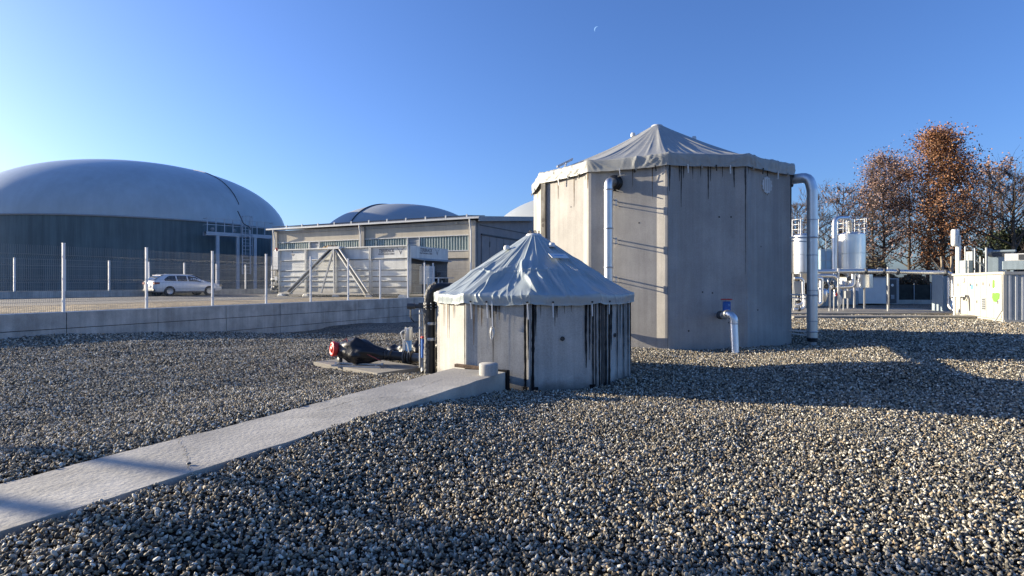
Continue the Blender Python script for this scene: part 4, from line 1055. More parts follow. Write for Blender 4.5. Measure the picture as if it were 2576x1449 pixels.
# end wall
Ef = Fr(O, DU, (WN.x, WN.y)); Mend = surf('end_wall', (.27, .26, .255), .9, var=.08)
g = G(); L1 = 11.5
zt = lambda a: 6.12 + (a) * .10
vs = [Ef.p(-.0, 0, YZ), Ef.p(L1, 0, YZ), Ef.p(L1, 0, zt(L1) - .15), Ef.p(0, 0, zt(0) - .15)]; vs += [v - Ef.n * .3 for v in vs]
g.add(vs, [(0, 1, 2, 3), (7, 6, 5, 4), (0, 4, 5, 1), (1, 5, 6, 2), (2, 6, 7, 3), (3, 7, 4, 0)]); obj('end_wall', g, Mend, bd)
g = G(); g.fbox(Ef, .5, L1, .002, .03, 5.68, 5.74); obj('end_beam', g, M_dgrey, bd)
g = G(); g.fbox(Ef, .62, 11.2, .05, .15, 5.0, 5.10); obj('door_track', g, M_dgrey, bd)
for k in range(9):
    g = G(); g.fbox(Ef, .7 + k * 1.15, .7 + (k + 1) * 1.15 - .04, .03, .09, YZ + .05, 4.98); obj('door_leaf', g, Mend, bd)
    if k % 2: 
        g = G(); g.fbox(Ef, .66 + k * 1.15, .72 + k * 1.15, .09, .13, 4.2, 4.6); obj('door_roller', g, M_dgrey, bd)
# roof: ribbed sheet sloping up from the eave, gutter, verge
def roof_z(b): return 6.20 + (.30 - b) * .10        # b outward coordinate
g = G()
a0, a1 = -.42, LB + .5
vs = []
for a in (a0, a1):
    for (b, z) in ((.30, roof_z(.30)), (-9.5, roof_z(-9.5)), (-9.5, roof_z(-9.5) - .12), (.30, roof_z(.30) - .12)): vs.append(Bf.p(a, b, z))
g.add(vs, [(0, 1, 2, 3), (7, 6, 5, 4), (0, 4, 5, 1), (1, 5, 6, 2), (2, 6, 7, 3), (3, 7, 4, 0)]); obj('roof', g, M_roof, bd)
g = G(); g.fbox(Bf, a0 - .02, a1, .30, .42, 6.08, 6.20); obj('gutter', g, M_white, bd)
g = G()
vs = []
for b, z in ((.34, roof_z(.30)), (-9.5, roof_z(-9.5))):
    for (aa, zz) in ((a0 - .03, .03), (a0 - .03, -.32), (a0 + .03, -.32), (a0 + .03, .03)): vs.append(Bf.p(aa, b, z + zz))
g.add(vs, [(0, 1, 2, 3), (7, 6, 5, 4), (0, 4, 5, 1), (1, 5, 6, 2), (2, 6, 7, 3), (3, 7, 4, 0)]); obj('verge_board', g, M_grey, bd)
for k in range(11):       # solar panels lying on the roof, each with a bright clip
    s0 = .6 + k * 1.75; g = G(); vs = []
    for a in (s0, s0 + 1.70):
        for (b, z) in ((.25, roof_z(.25) + .16), (-2.4, roof_z(-2.4) + .16), (-2.4, roof_z(-2.4) + .11), (.25, roof_z(.25) + .11)): vs.append(Bf.p(a, b, z))
    g.add(vs, [(0, 1, 2, 3), (7, 6, 5, 4), (0, 4, 5, 1), (1, 5, 6, 2), (2, 6, 7, 3), (3, 7, 4, 0)]); obj('solar_panel', g, M_solar, bd)
    g = G(); g.fbox(Bf, s0 - .05, s0 + .05, .22, .30, roof_z(.25) + .02, roof_z(.25) + .22); obj('panel_clip', g, M_white, bd)
for px, py in ((1088, 561), (1032 + 116, 558)):
    pass
g = G(); g.lathe([(0, -.06), (.08, -.03), (.09, .02), (0, .04)], Bf.p(1.6, .1, 5.86), 12); obj('wall_lamp', g, M_white, bd)
g = G(); g.lathe([(0, -.06), (.08, -.03), (.09, .02), (0, .04)], Ef.p(5.5, .25, zt(5.5) - .05), 12); obj('wall_lamp', g, M_white, bd)

# ================================================================== feed hopper (big white container)
C0 = Vector((-6.16, 34.0, 0)); Hf = Fr(C0, UV, front_n); HE = Fr(C0, DU, (WN.x, WN.y)); HL = 10.75; HD = 4.25
hz0, hz1 = .95, 3.85
hp_ = root('feed_hopper', 'big white ribbed steel feed hopper with A-shaped struts behind the mesh fence', 'feed hopper', (C0.x, C0.y, YZ))
segs = [0, 2.84, 5.62, 8.22, HL]
for i in range(4):
    rows = [3.08, 2.39, 2.0, 1.70, 1.34, .95]
    g = G(); g.fbox(Hf, segs[i] + .09, segs[i + 1] - .02, -.06, 0, 3.125, 3.76); obj('top_panel', g, M_hopper, hp_)
    for r in range(5):
        g = G(); g.fbox(Hf, segs[i] + .09, segs[i + 1] - .02, -.06, -.0, rows[r + 1] + .06, rows[r] - .045); obj('side_panel', g, M_hopper, hp_)
        g = G(); g.fbox(Hf, segs[i] + .07, segs[i + 1] - .0, -.05, .075, rows[r + 1] + .0, rows[r + 1] + .055); obj('rail', g, M_hopper, hp_)
    g = G(); g.fbox(Hf, segs[i] + .07, segs[i + 1] - .0, -.05, .09, 3.07, 3.12); obj('rail', g, M_hopper, hp_)
for i, a in enumerate(segs):
    g = G(); x0 = a if i < 4 else a - .06
    g.fbox(Hf, x0 - (.04 if i else 0), x0 - (.04 if i else 0) + .05, -.06, .13, hz0, 3.80)
    g.fbox(Hf, x0 + .05, x0 + .10, -.06, .13, hz0, 3.80) if 0 < i < 4 else None
    g.fbox(Hf, x0 - .0, x0 + .05, -.06, -.02, hz0, 3.8)
    obj('side_post', g, M_hopper, hp_)
g = G(); g.fbox(Hf, 0, HL, -.08, .14, 3.78, 3.85); obj('top_rail', g, M_hopper, hp_)
g = G(); g.fbox(Hf, 0, HL, -.08, .12, .85, .945); obj('bottom_rail', g, M_hopper, hp_)
g = G(); g.fbox(Hf, .0, HL, -HD, -.08, .90, 3.70); obj('body', g, M_dgrey, hp_)  # dark body colour stands in for shade in the gaps between panels
g = G(); g.fbox(Hf, HL - .25, HL + .05, -HD, -.10, .9, 3.84); obj('end_frame', g, M_hopper, hp_)
# struts
def strut(a_top, a_bot, wd, btop, bbot, dz=0):
    p = Hf.p(a_top, btop, 3.80); q = Hf.p(a_bot, bbot, .93); ax = (q - p).normalized(); sd = ax.cross(Hf.n).normalized()
    for s in (-1, 1):
        g = G(); g.bar(p + sd * s * wd / 2, q + sd * s * wd / 2, .05, .14, Hf.n); obj('strut_flange', g, M_hopper, hp_)
    g = G(); g.bar(p - Hf.n * .05, q - Hf.n * .05, wd, .02, Hf.n); obj('strut_web', g, M_dgrey, hp_)  # dark web colour paints the shade inside the strut channel
strut(5.80, 9.0, .26, .22, .85); strut(5.45, 2.45, .26, .22, .85)
for a_b in (6.25, 5.15):
    g = G(); g.bar(Hf.p(5.62, .3, 3.75), Hf.p(a_b, .75, .93), .09, .09, Hf.n); obj('inner_strut', g, M_grey, hp_)
g = G(); g.fbox(Hf, 5.15, 6.1, .05, .35, 3.74, 3.90); obj('strut_head', g, M_hopper, hp_)
g = G(); g.fbox(Hf, 2.3, 9.1, .75, .87, .86, .95); obj('foot_beam', g, M_hopper, hp_)
g = G(); g.fbox(Hf, 8.6, 8.68, .12, .86, .86, .95); g.fbox(Hf, 5.6, 5.7, .12, .86, .86, .95)
for px in (400, 670, 990, 1345, 1700):
    a = on_line(Hf, 615.4 + .2335 * px, .2); g = G()
    g.add([Hf.p(a + x, b, z) for b in (-.2, .35) for x, z in ((-.28, YZ), (.28, YZ), (.17, .86), (-.17, .86))], [(0, 1, 2, 3), (7, 6, 5, 4), (0, 4, 5, 1), (1, 5, 6, 2), (2, 6, 7, 3), (3, 7, 4, 0)]); obj('concrete_foot', g, M_white, hp_, bevel=.04)
# corrugated hoses lying below
for k, (s0, s1) in enumerate(((.6, 3.1), (3.4, 5.7), (6.0, 8.1))):
    pr_ = []; x = 0
    while x < s1 - s0: pr_ += [(.09, x), (.115, x + .03), (.115, x + .06), (.09, x + .09)]; x += .11
    g = G(); g.lathe(pr_, Hf.p(s0, .15, YZ + .12), 12, False, Hf.u); obj('ribbed_hose', g, M_black, hp_)
# left end machinery
g = G(); g.fbox(Hf, HL + .05, HL + 1.15, -.9, -.5, 3.62, 3.80); obj('warning_bar', g, M_red, hp_)
g = G(); g.lathe([(0, .25), (.07, .22), (.08, 0)], Hf.p(HL + 1.1, -.7, 3.80), 10); obj('warning_lamp', g, surf('amber_lens', (.7, .22, .12), .3), hp_)
g = G(); g.fbox(Hf, HL - .02, HL + .42, .05, .16, 2.5, 3.75); obj('sign_board', g, M_white, hp_)
for z, w_ in ((2.42, .75), (2.05, .5), (1.82, .62), (1.40, .8), (1.0, .7)):
    g = G(); g.fbox(Hf, HL + .05, HL + .05 + w_, -.8, .1, z, z + .07); obj('cross_arm', g, M_dgrey if z != 1.82 else M_galv, hp_)
g = G(); g.fbox(Hf, HL + .10, HL + .5, -.7, -.2, .8, 2.4); obj('gear_housing', g, M_dgrey, hp_)
g = G(); g.fbox(Hf, HL + .08, HL + .3, .06, .14, 1.75, 2.02); obj('sign_board', g, M_white, hp_)
for k, (x, z) in enumerate(((.55, 1.3), (.8, 1.1), (.75, 1.8))):
    g = G(); g.lathe([(0, .06), (.16, .05), (.17, 0), (.16, -.05), (0, -.06)], Hf.p(HL + x, -.1, z), 12, True, Hf.n); obj('drive_wheel', g, M_dgrey, hp_)
# right end: hood, recessed machinery
g = G(); g.fbox(HE, .02, HD, .0, .05, 3.10, 3.83); obj('end_hood', g, M_hopper, hp_)
g = G(); vs = [HE.p(.1, .05, 3.10), HE.p(HD, .05, 3.10), HE.p(HD - .3, .55, 2.98), HE.p(.6, .55, 2.98)]; vs += [v - Z3 * .03 for v in vs]
g.add(vs, [(0, 1, 2, 3), (7, 6, 5, 4), (0, 4, 5, 1), (1, 5, 6, 2), (2, 6, 7, 3), (3, 7, 4, 0)]); obj('hood_flap', g, M_grey, hp_)
g = G(); g.fbox(HE, .02, .12, .0, .08, .95, 3.83); obj('corner_post', g, M_hopper, hp_)
g = G(); g.fbox(HE, .95, 2.0, .06, .5, 1.5, 2.62); obj('control_cabinet', g, M_white, hp_, bevel=.02)
g = G(); c0 = HE.p(1.72, .51, 2.36); g.add([c0, c0 + HE.u * .18 + Z3 * .10, c0 - Z3 * .14], [(0, 1, 2)]); obj('warning_sign', g, M_black, hp_)
g = G(); g.fbox(HE, .2, HD - .1, .06, .35, .95, 1.48); obj('conveyor_box', g, M_dgrey, hp_)
for a_, z_, s_ in ((2.2, 2.35, .25), (2.6, 2.0, .3), (3.0, 2.25, .2), (3.5, 1.9, .3), (2.3, 1.7, .3)):
    g = G(); g.fbox(HE, a_, a_ + s_ * 1.3, .06, .3, z_ - s_, z_); obj('motor_block', g, M_black if s_ > .2 else M_dgrey, hp_)
g = G(); g.bar(HE.p(.5, .5, 2.45), HE.p(1.1, .4, 3.02), .05); obj('hood_stay', g, M_galv, hp_)
g = G(); g.bar(HE.p(3.3, .5, 2.6), HE.p(3.7, .4, 3.02), .05); obj('hood_stay', g, M_dgrey, hp_)
# printed words and the horned V
def text_mesh(name, body, F, a, b, z, size, mat, parent, shear=.25, mirror=1, width=None):
    cu = bpy.data.curves.new(name, 'FONT'); cu.body = body; cu.size = size; cu.shear = shear; cu.extrude = .002
    cu.offset = size * .02; tmp = bpy.data.objects.new('tmp', cu); COL.objects.link(tmp)
    dg = bpy.context.evaluated_depsgraph_get(); me = bpy.data.meshes.new_from_object(tmp.evaluated_get(dg))
    bpy.data.objects.remove(tmp)
    me.materials.clear(); me.materials.append(mat); me.name = name
    if width:
        wx = max(v.co.x for v in me.vertices); 
        for v in me.vertices: v.co.x *= width / wx
    o = bpy.data.objects.new(name, me); COL.objects.link(o); o.parent = parent
    ux = F.u * mirror; M = Matrix((( ux.x, 0, F.n.x, 0), (ux.y, 0, F.n.y, 0), (0, 1, 0, 0), (0, 0, 0, 1)))
    o.matrix_local = Matrix.Translation(F.p(a, b, z) - WL[parent.name]) @ M
    return o
def horned_v(F, a, b, z, s, mir, parent):
    P2 = lambda x, y: F.p(a + x * s * mir, b, z + y * s)
    g = G()
    for L_ in ([(-.22, .35), (-.10, .35), (0.02, -.02), (-.02, -.12)], [(.22, .35), (.12, .35), (-.02, -.0), (.0, -.12)]):
        g.add([P2(*p) for p in L_], [(0, 1, 2, 3)])
    for sg in (-1, 1):
        q = [(.10, .42), (.30, .52), (.42, .62), (.55, .85), (.50, .64), (.34, .47), (.12, .38)]
        g.add([P2(x * sg, y) for x, y in q], [tuple(range(len(q)))])
    obj('horned_emblem', g, M_print, parent)
text_mesh('lettering', 'TERBRACK', Hf, 2.28, .005, 3.45, .31, M_print, hp_, mirror=-1, width=1.2)
text_mesh('lettering', 'MASCHINENBAU GMBH', Hf, 2.30, .005, 3.31, .125, M_print, hp_, 0, mirror=-1, width=1.2)
horned_v(Hf, .62, .006, 3.36, .50, -1, hp_)
text_mesh('lettering', 'TERBRACK', HE, 1.05, .055, 3.52, .31, M_print, hp_, mirror=1, width=1.35)
text_mesh('lettering', 'MASCHINENBAU GMBH', HE, 1.03, .055, 3.38, .125, M_print, hp_, 0, mirror=1, width=1.35)
horned_v(HE, 2.95, .056, 3.42, .50, 1, hp_)
g = G(); g.add([Hf.p(9.50 + x, .006, 3.42 + y) for x, y in ((.16, .10), (-.16, .10), (.04 - .08, -.04), (.04, -.04))], [(3, 2, 1, 0)]); g.lathe([(0, .004), (.045, .004), (.045, 0)], Hf.p(9.55, .0, 3.66), 10, False, Hf.n); obj('small_emblem', g, M_print, hp_)
text_mesh('lettering', 'Feed', Hf, 10.35, .006, 3.30, .2, M_lblue, hp_, .3, mirror=-1) if False else None
# heap of straw on top
g = G(); vs = []; n_ = 22
for i in range(n_ + 1):
    for j in range(9):
        a = 5.9 + 2.0 * i / n_; b = -.2 - 1.4 * j / 8; e_ = math.sin(PI * i / n_) ** .7 * math.sin(PI * j / 8)
        vs.append(Hf.p(a, b, 3.70 + .42 * e_ + rc.uniform(-.035, .035) * (e_ > .05)))
g.add(vs, [(i * 9 + j, (i + 1) * 9 + j, (i + 1) * 9 + j + 1, i * 9 + j + 1) for i in range(n_) for j in range(8)])
obj('straw_heap', g, M_straw, label='small heap of brown straw showing over the top of the feed hopper', cat='straw')

# ================================================================== the car
def car():
    c = root('estate_car', 'white estate car parked in the yard behind the mesh fence, seen from its rear', 'car', (0, 0, 0))
    L = 4.68
    # stations: x, sill z, shoulder z, roof z, half width at sill, shoulder, roof
    ST_ = [(0.00, .52, .78, .82, .60, .62, .55), (.04, .36, .98, 1.02, .80, .80, .62), (.22, .30, 1.00, 1.16, .87, .88, .62), (.55, .28, 1.01, 1.40, .89, .905, .60), (.95, .26, 1.00, 1.455, .90, .91, .61), (1.6, .25, .985, 1.475, .90, .91, .62), (2.3, .25, .97, 1.455, .90, .91, .62),
           (2.75, .25, .96, 1.38, .90, .91, .61), (3.15, .25, .955, 1.18, .90, .90, .66), (3.5, .25, .94, .985, .90, .89, .74), (4.0, .27, .88, .90, .89, .87, .70), (4.4, .30, .80, .80, .85, .82, .62), (4.62, .36, .66, .67, .74, .70, .55), (4.68, .44, .60, .60, .60, .58, .5)]
    g = G(); vs = []; m = 0
    for (x, z0, z1, z2, w0, w1, w2) in ST_:
        half = [(0, z0 - .03), (w0 * .9, z0 - .02), (w0, z0 + .10), (w1 * 1.01, (z0 + z1) / 2), (w1, z1 - .04), (w1 * .97, z1 + .0), ((w1 * .95 + w2) / 2 * 1.02, (z1 + z2) / 2), (w2 * 1.02, z2 - .05 * (z2 - z1 > .1)), (w2 * .85, z2), (0, z2 + .02)]
        ring = [(y, z) for y, z in half] + [(-y, z) for y, z in half[-2:0:-1]]
        m = len(ring); vs += [Vector((x, y, z)) for y, z in ring]
    n = len(ST_)
    g.add(vs, [(i * m + j, (i + 1) * m + j, (i + 1) * m + (j + 1) % m, i * m + (j + 1) % m) for i in range(n - 1) for j in range(m)], True)
    g.add(vs[:m], [tuple(range(m))[::-1]]); g.add(vs[-m:], [tuple(range(m))])
    obj('body', g, M_car, c)
    # glass as thin shells laid on the sides
    def side_pt(x, t, sgn, off=.012):     # t 0..1 from shoulder to roof
        for i in range(n - 1):
            if ST_[i][0] <= x <= ST_[i + 1][0]:
                f = (x - ST_[i][0]) / (ST_[i + 1][0] - ST_[i][0]); A_ = [p * (1 - f) + q * f for p, q in zip(ST_[i], ST_[i + 1])]; break
        z1, z2, w1, w2 = A_[2], A_[3], A_[5], A_[6]
        pr_ = [(w1 * .97, z1), ((w1 * .95 + w2) / 2 * 1.02, (z1 + z2) / 2), (w2 * 1.02, z2 - .05)]
        q = t * 2; k = 0 if q < 1 else 1; f = q - k
        y = pr_[k][0] * (1 - f) + pr_[k + 1][0] * f; z = pr_[k][1] * (1 - f) + pr_[k + 1][1] * f
        return Vector((x, sgn * (y + off), z + off * .4))
    for sgn in (-1, 1):
        for (x0, x1, t00, t01) in ((.62, 1.38, .92, .93), (1.46, 2.12, .93, .93), (2.20, 3.05, .93, .90)):
            g = G(); vs = []; k_ = 7
            for i in range(k_):
                x = x0 + (x1 - x0) * i / (k_ - 1); tt = t00
                if x0 < 1 and i < 3: tt = t00 * (.25 + .25 * i + .1)
                if x1 > 3 and i > 4: tt = t01 * .92
                for t in (.06, tt): vs.append(side_pt(x, t, sgn))
            g.add(vs, [(2 * i, 2 * i + 2, 2 * i + 3, 2 * i + 1) if sgn < 0 else (2 * i, 2 * i + 1, 2 * i + 3, 2 * i + 2) for i in range(k_ - 1)], True); obj('side_window', g, M_glass, c)
    g = G(); g.add([Vector(p) for p in ((.07, -.58, 1.045), (.07, .58, 1.045), (.50, .53, 1.375), (.50, -.53, 1.375))], [(3, 2, 1, 0)])
    g.v = [(x - .02, y, z + .03) for x, y, z in g.v]; obj('rear_window', g, M_glass, c)
    g = G(); g.add([Vector(p) for p in ((3.42, -.66, 1.02), (3.42, .66, 1.02), (2.80, .56, 1.385), (2.80, -.56, 1.385))], [(0, 1, 2, 3)]); g.v = [(x + .03, y, z + .02) for x, y, z in g.v]; obj('windscreen', g, M_glass, c)
    g = G(); g.add([Vector(p) for p in ((.50, -.60, 1.44), (.50, .60, 1.44), (.66, .60, 1.475), (.66, -.60, 1.475), (.50, -.60, 1.40), (.50, .60, 1.40), (.66, .60, 1.42), (.66, -.60, 1.42))], [(0, 1, 2, 3), (7, 6, 5, 4), (0, 4, 5, 1), (2, 6, 7, 3)]); obj('spoiler', g, M_car, c)
    for sgn in (-1, 1):
        g = G(); g.box(-.02, .10, sgn * .72 - .14, sgn * .72 + .14, .80, .96); g.box(.02, .30, sgn * .885 - .015, sgn * .885 + .015, .82, .95); obj('tail_lamp', g, surf('lamp_red', (.22, .012, .015), .2) if 'lamp_red' not in MATS else MATS['lamp_red'], c)
        g = G(); g.box(4.38, 4.60, sgn * .72 - .1, sgn * .72 + .1, .66, .76); obj('headlight', g, M_glass, c)
        g = G(); g.box(2.98, 3.14, sgn * 1.0 - .07, sgn * 1.0 + .07, .98, 1.10); obj('mirror', g, M_car, c, bevel=.03)
        g = G(); g.bar((.75, sgn * .60, 1.50), (2.6, sgn * .60, 1.49), .03); obj('roof_rail', g, M_galv, c)
        for x in (1.25, 2.15):
            g = G(); g.box(x, x + .2, sgn * .915 - .012, sgn * .915 + .012, .84, .87); obj('door_handle', g, M_car, c)
        g = G(); g.box(.9, 3.6, sgn * .90 - .02, sgn * .90 + .02, .22, .32); obj('sill', g, M_dgrey, c)
        for x in (.93, 3.62):
            cy = sgn * .80
            g = G(); g.lathe([(.36, -.02), (.355, .125), (.0, .126)], (x, cy, .335), 28, True, (0, sgn, 0)); obj('wheel_arch', g, M_tyre, c)
            g = G(); g.lathe([(.20, .13), (.30, .14), (.325, .11), (.33, .0), (.325, -.1), (.2, -.1)], (x, cy, .33), 28, True, (0, sgn, 0)); wo = obj('wheel', g, M_tyre, c)
            g = G(); g.lathe([(0, .135), (.06, .14), (.19, .132), (.205, .145), (.205, .10)], (x, cy, .33), 20, True, (0, sgn, 0)); obj('rim', g, M_galv, wo)
    g = G(); g.box(-.03, .12, -.78, .78, .34, .50); obj('rear_bumper', g, M_dgrey, c, bevel=.03)
    g = G(); g.box(-.045, -.03, -.26, .26, .60, .71); obj('number_plate', g, M_white, c)
    return c
cr_ = car()
cr_.location = (-23.8 - 1.8 * .5 * math.sin(R(56)) , 37.9 + 1.8 * .5 * math.cos(R(56)), YZ + .004); cr_.rotation_euler = (0, 0, R(56))
WL[cr_.name] = cr_.location.copy()
# ================================================================== process plant on the right
g = G(); g.box(13.5, 23.5, 28.0, 33.5, -.1, .10); obj('plant_slab', g, M_pad, bevel=.02, label='concrete plinth carrying the filter tanks and their pipework', cat='concrete plinth')
g = G(); g.box(12.5, 25, 25.2, 26.1, -.1, .11); obj('kerb_strip', g, M_pad, bevel=.02, label='pale concrete kerb strip in the gravel in front of the plant', cat='kerb')
def ftank(px, Y, rpx, ztop, zb, zb2, label, leg=True):
    c = at(px, 711, Y); r = rpx / FP * Y
    t = root('filter_tank', label, 'tank', (c.x, c.y, .16))
    for z1, z0 in ((ztop, ztop - 1.05), (ztop - 1.06, ztop - 2.1), (ztop - 2.11, zb)):
        g = G(); g.cyl((c.x, c.y, z0), (c.x, c.y, z1), r, 36); obj('shell', g, M_steel2, t)
    g = G(); g.lathe([(0, .16), (r * .5, .14), (r * .96, .04), (r * .97, 0)], (c.x, c.y, ztop), 30); obj('lid', g, M_steel2, t)
    g = G(); g.lathe([(r * .98, 0), (r * .7, -.2), (.10, -.45), (.1, -.6)], (c.x, c.y, zb), 26); obj('cone', g, M_steel2, t)
    for k in range(4):
        a = PI / 4 + k * PI / 2; p = Vector((c.x + r * .9 * math.cos(a), c.y + r * .9 * math.sin(a), 0)); g = G(); g.bar(p + Z3 * .16, p + Z3 * (zb + .1), .08); obj('leg', g, M_galv, t)
    # guard rail
    for z in (.35, .62, .9):
        g = G(); g.tube([(c.x + r * 1.05 * math.cos(x), c.y + r * 1.05 * math.sin(x), ztop + z) for x in [i * PI / 12 for i in range(25)]], .018, 5, False); obj('guard_rail', g, M_galv, t)
    for k in range(8):
        a = k * PI / 4; p = Vector((c.x + r * 1.05 * math.cos(a), c.y + r * 1.05 * math.sin(a), ztop)); g = G(); g.cyl(p, p + Z3 * .92, .02, 6); obj('rail_post', g, M_galv, t)
    g = G(); g.cyl((c.x - r * .4, c.y - .1, ztop + .1), (c.x - r * .4, c.y - .1, ztop + .75), .07, 12); obj('nozzle', g, M_steel, t)
    g = G(); g.cyl((c.x + .15, c.y - r - .03, 1.0), (c.x + .15, c.y - r + .1, 1.0), .13, 16); obj('manhole', g, M_dgrey, t) if leg else None
    return c, r
c1, r1 = ftank(2141, 32, 32, 4.29, 2.35, .4, 'large stainless filter tank with a guard rail and a looped pipe, in clear view', False)
c2, r2 = ftank(2025, 32, 30, 4.22, 2.2, .4, 'stainless filter tank half hidden behind the tall metal pipe', False)
g = G(); g.cyl((c1.x + .35, c1.y - .5, 1.33), (c1.x + .35, c1.y - .5, 2.05), .48, 24); obj('lower_vessel', g, M_steel2, label='short stainless vessel below the large filter tank', cat='vessel')
def pipe(label, pts, r, mat=M_steel, bandsat=(), name='process_pipe', rad=.25, k=5):
    t = root(name, label, 'pipe', (pts[0][0], pts[0][1], min(p[2] for p in pts)))
    g = G(); g.tube(bend(pts, rad, k), r, 14); obj('pipe', g, mat, t)
    for q in bandsat:
        a, b_, f = q; p = Vector(pts[a]).lerp(Vector(pts[b_]), f); d = Vector(pts[b_]) - Vector(pts[a])
        g = G(); g.lathe([(r, -.05), (r * 1.5, -.045), (r * 1.5, .045), (r, .05)], p, 14, True, d); obj('flange', g, M_dgrey, t)
    return t
Pt = lambda px, py, Y=31: tuple(at(px, py, Y))
pipe('thick pipe looping over the top of the large filter tank', [Pt(2099, 690, 31.2), Pt(2099, 549, 31.2), Pt(2139, 549, 31.6), Pt(2139, 585, 31.8)], .13, M_steel, rad=.35)
pipe('long horizontal shiny pipe from the filter tanks to the white container', [Pt(2050, 683, 30.2), Pt(2200, 682, 29.8), Pt(2398, 687, 29), Pt(2398, 752, 29), Pt(2404, 778, 28.6), Pt(2425, 778, 28.2)], .115, M_steel, [(0, 1, .85), (1, 2, .12), (1, 2, .30), (1, 2, .90), (2, 3, .95)], rad=.4)
pipe('inner parallel pipe dropping beside the end of the long horizontal pipe', [Pt(2388, 698, 29.6), Pt(2388, 775, 29.6), Pt(2410, 784, 29.2)], .10, M_steel)
pipe('U-shaped pipe below the large filter tank', [Pt(2147, 690, 30.6), Pt(2147, 721, 30.6), Pt(2090, 723, 30.6)], .11, M_steel, [(1, 2, .9)])
pipe('upright pipe with a hooked top beside the tall metal pipe', [Pt(2055, 700, 30), Pt(2066, 700, 30), Pt(2066, 762, 30), Pt(2058, 766, 30)], .11, M_steel)
pipe('thin bent pipe low beside the half-hidden filter tank', [Pt(1998, 700, 29.5), Pt(2020, 700, 29.5), Pt(2022, 765, 29.5), Pt(1998, 768, 29.5)], .07, M_steel)
pipe('low double pipe at the foot of the half-hidden filter tank', [Pt(1996, 778, 29), Pt(2024, 778, 29), Pt(2024, 740, 29)], .07, M_steel, [(0, 1, .5)])
pipe('horizontal pipe just under the long pipe near the filter tanks', [Pt(2052, 694, 30.8), Pt(2098, 694, 30.8), Pt(2108, 704, 30.8)], .10, M_steel)
pipe('dark valve manifold pipe between the filter tanks', [Pt(2070, 712, 31), Pt(2080, 716, 31), Pt(2080, 742, 31)], .09, M_dgrey, [(0, 1, .5), (1, 2, .5)])
for i, (px, y0, lb) in enumerate(((2109, 675, 'steel pipe support post in front of the large filter tank'), (2234, 672, 'steel pipe support post in front of the white cabinet'), (2087, 720, 'short steel support post under the U-shaped pipe'))):
    p = at(px, 711, 29.9); zt_ = at(px, y0, 29.9).z; g = G(); g.bar((p.x, p.y, .0), (p.x, p.y, zt_), .075, .075); g.box(p.x - .12, p.x + .12, p.y - .12, p.y + .12, .0, .03) if False else None
    obj('support_post', g, M_galv, label=lb, cat='post')
g = G(); p = at(2214, 681, 29.7); g.cyl(p, p + Vector((0, .04, 0)), .17, 20); obj('round_dial', g, M_grey, label='round pale disc mounted on the long horizontal pipe', cat='dial')
for k, (px, py) in enumerate(((2137, 701), (2152, 700))):
    g = G(); p = at(px, py, 30.9); g.lathe([(.0, .05), (.10, .04), (.13, 0), (.10, -.04)], p, 16, True, (0, -1, 0)); obj('round_cover', g, M_dgrey, label=('left of the two dark round covers on the short vessel', 'right of the two dark round covers on the short vessel')[k], cat='cover', group='round covers on the short vessel')
g = G(); g.add([at(x, y, 30) for x, y in ((1998, 708), (2023, 706), (2022, 738), (1999, 740))] + [at(x, y, 30.05) for x, y in ((1998, 708), (2023, 706), (2022, 738), (1999, 740))], [(0, 3, 2, 1), (4, 5, 6, 7), (0, 1, 5, 4), (1, 2, 6, 5), (2, 3, 7, 6), (3, 0, 4, 7)]); obj('sheet_guard', g, M_grey, label='square grey sheet guard among pipes beside the big tank edge', cat='sheet')
# small actuators, valves among the pipes
for k, (px, py, s, m, lb) in enumerate(((2075, 742, .13, M_steel, 'cone-shaped steel funnel under the dark valve manifold'), (2112, 758, .10, M_white, 'small white bottle-shaped gauge at the support post'))):
    g = G(); p = at(px, py, 30); g.lathe([(0, .35), (s * .5, .33), (s, .2), (s, -.1), (s * .3, -.35), (0, -.36)], p, 14); obj('gauge_body', g, m, label=lb, cat='gauge')
# more fittings among the pipes, each on its own
fit = root('pipe_manifold', 'cluster of small valves and flanges on the pipes between the filter tanks', 'manifold', (at(2070, 711, 30.4).x, 30.4, .3))
rf_ = random.Random(31)
for k, (px, py, s_, m) in enumerate(((2062, 720, .09, M_dgrey), (2074, 726, .12, M_black), (2084, 733, .09, M_blue), (2068, 738, .10, M_galv), (2092, 712, .10, M_dgrey), (2098, 728, .12, M_black), (2010, 716, .08, M_galv), (2006, 752, .09, M_white), (2016, 760, .08, M_dgrey), (2004, 770, .10, M_galv), (2104, 741, .08, M_red), (2120, 724, .10, M_dgrey), (2128, 716, .08, M_galv))):
    p = at(px, py, 30.3 + .2 * (k % 3)); g = G(); g.lathe([(0, s_ * .5), (s_, s_ * .45), (s_, -s_ * .45), (0, -s_ * .5)], p, 12, False, (rf_.uniform(-1, 1), rf_.uniform(-1, .2), rf_.uniform(-.4, 1))); g.bar(p, p + Vector((0, -.02, s_ * 1.8)), .03); obj('valve', g, m, fit)
for k in range(5):
    a_ = at(2056 + 14 * k, 700 + 6 * (k % 2), 30.6); b_ = at(2062 + 13 * k, 745 - 9 * (k % 3), 30.4); g = G(); g.tube(bend([a_, (b_.x, a_.y, a_.z - .1), b_], .15, 4), .03, 6); obj('small_pipe', g, (M_galv, M_steel)[k % 2], fit)
for k, px in enumerate((2000, 2052, 2098, 2122)):
    p = at(px, 711, 30.8); g = G(); g.bar((p.x, p.y, .05), (p.x, p.y, 1.7 - .15 * k), .05); obj('upright', g, M_galv, fit)
g = G(); g.box(at(2126, 711, 31).x, at(2138, 711, 31).x, 30.9, 31.1, .75, 1.15); obj('junction_box', g, M_grey, fit)
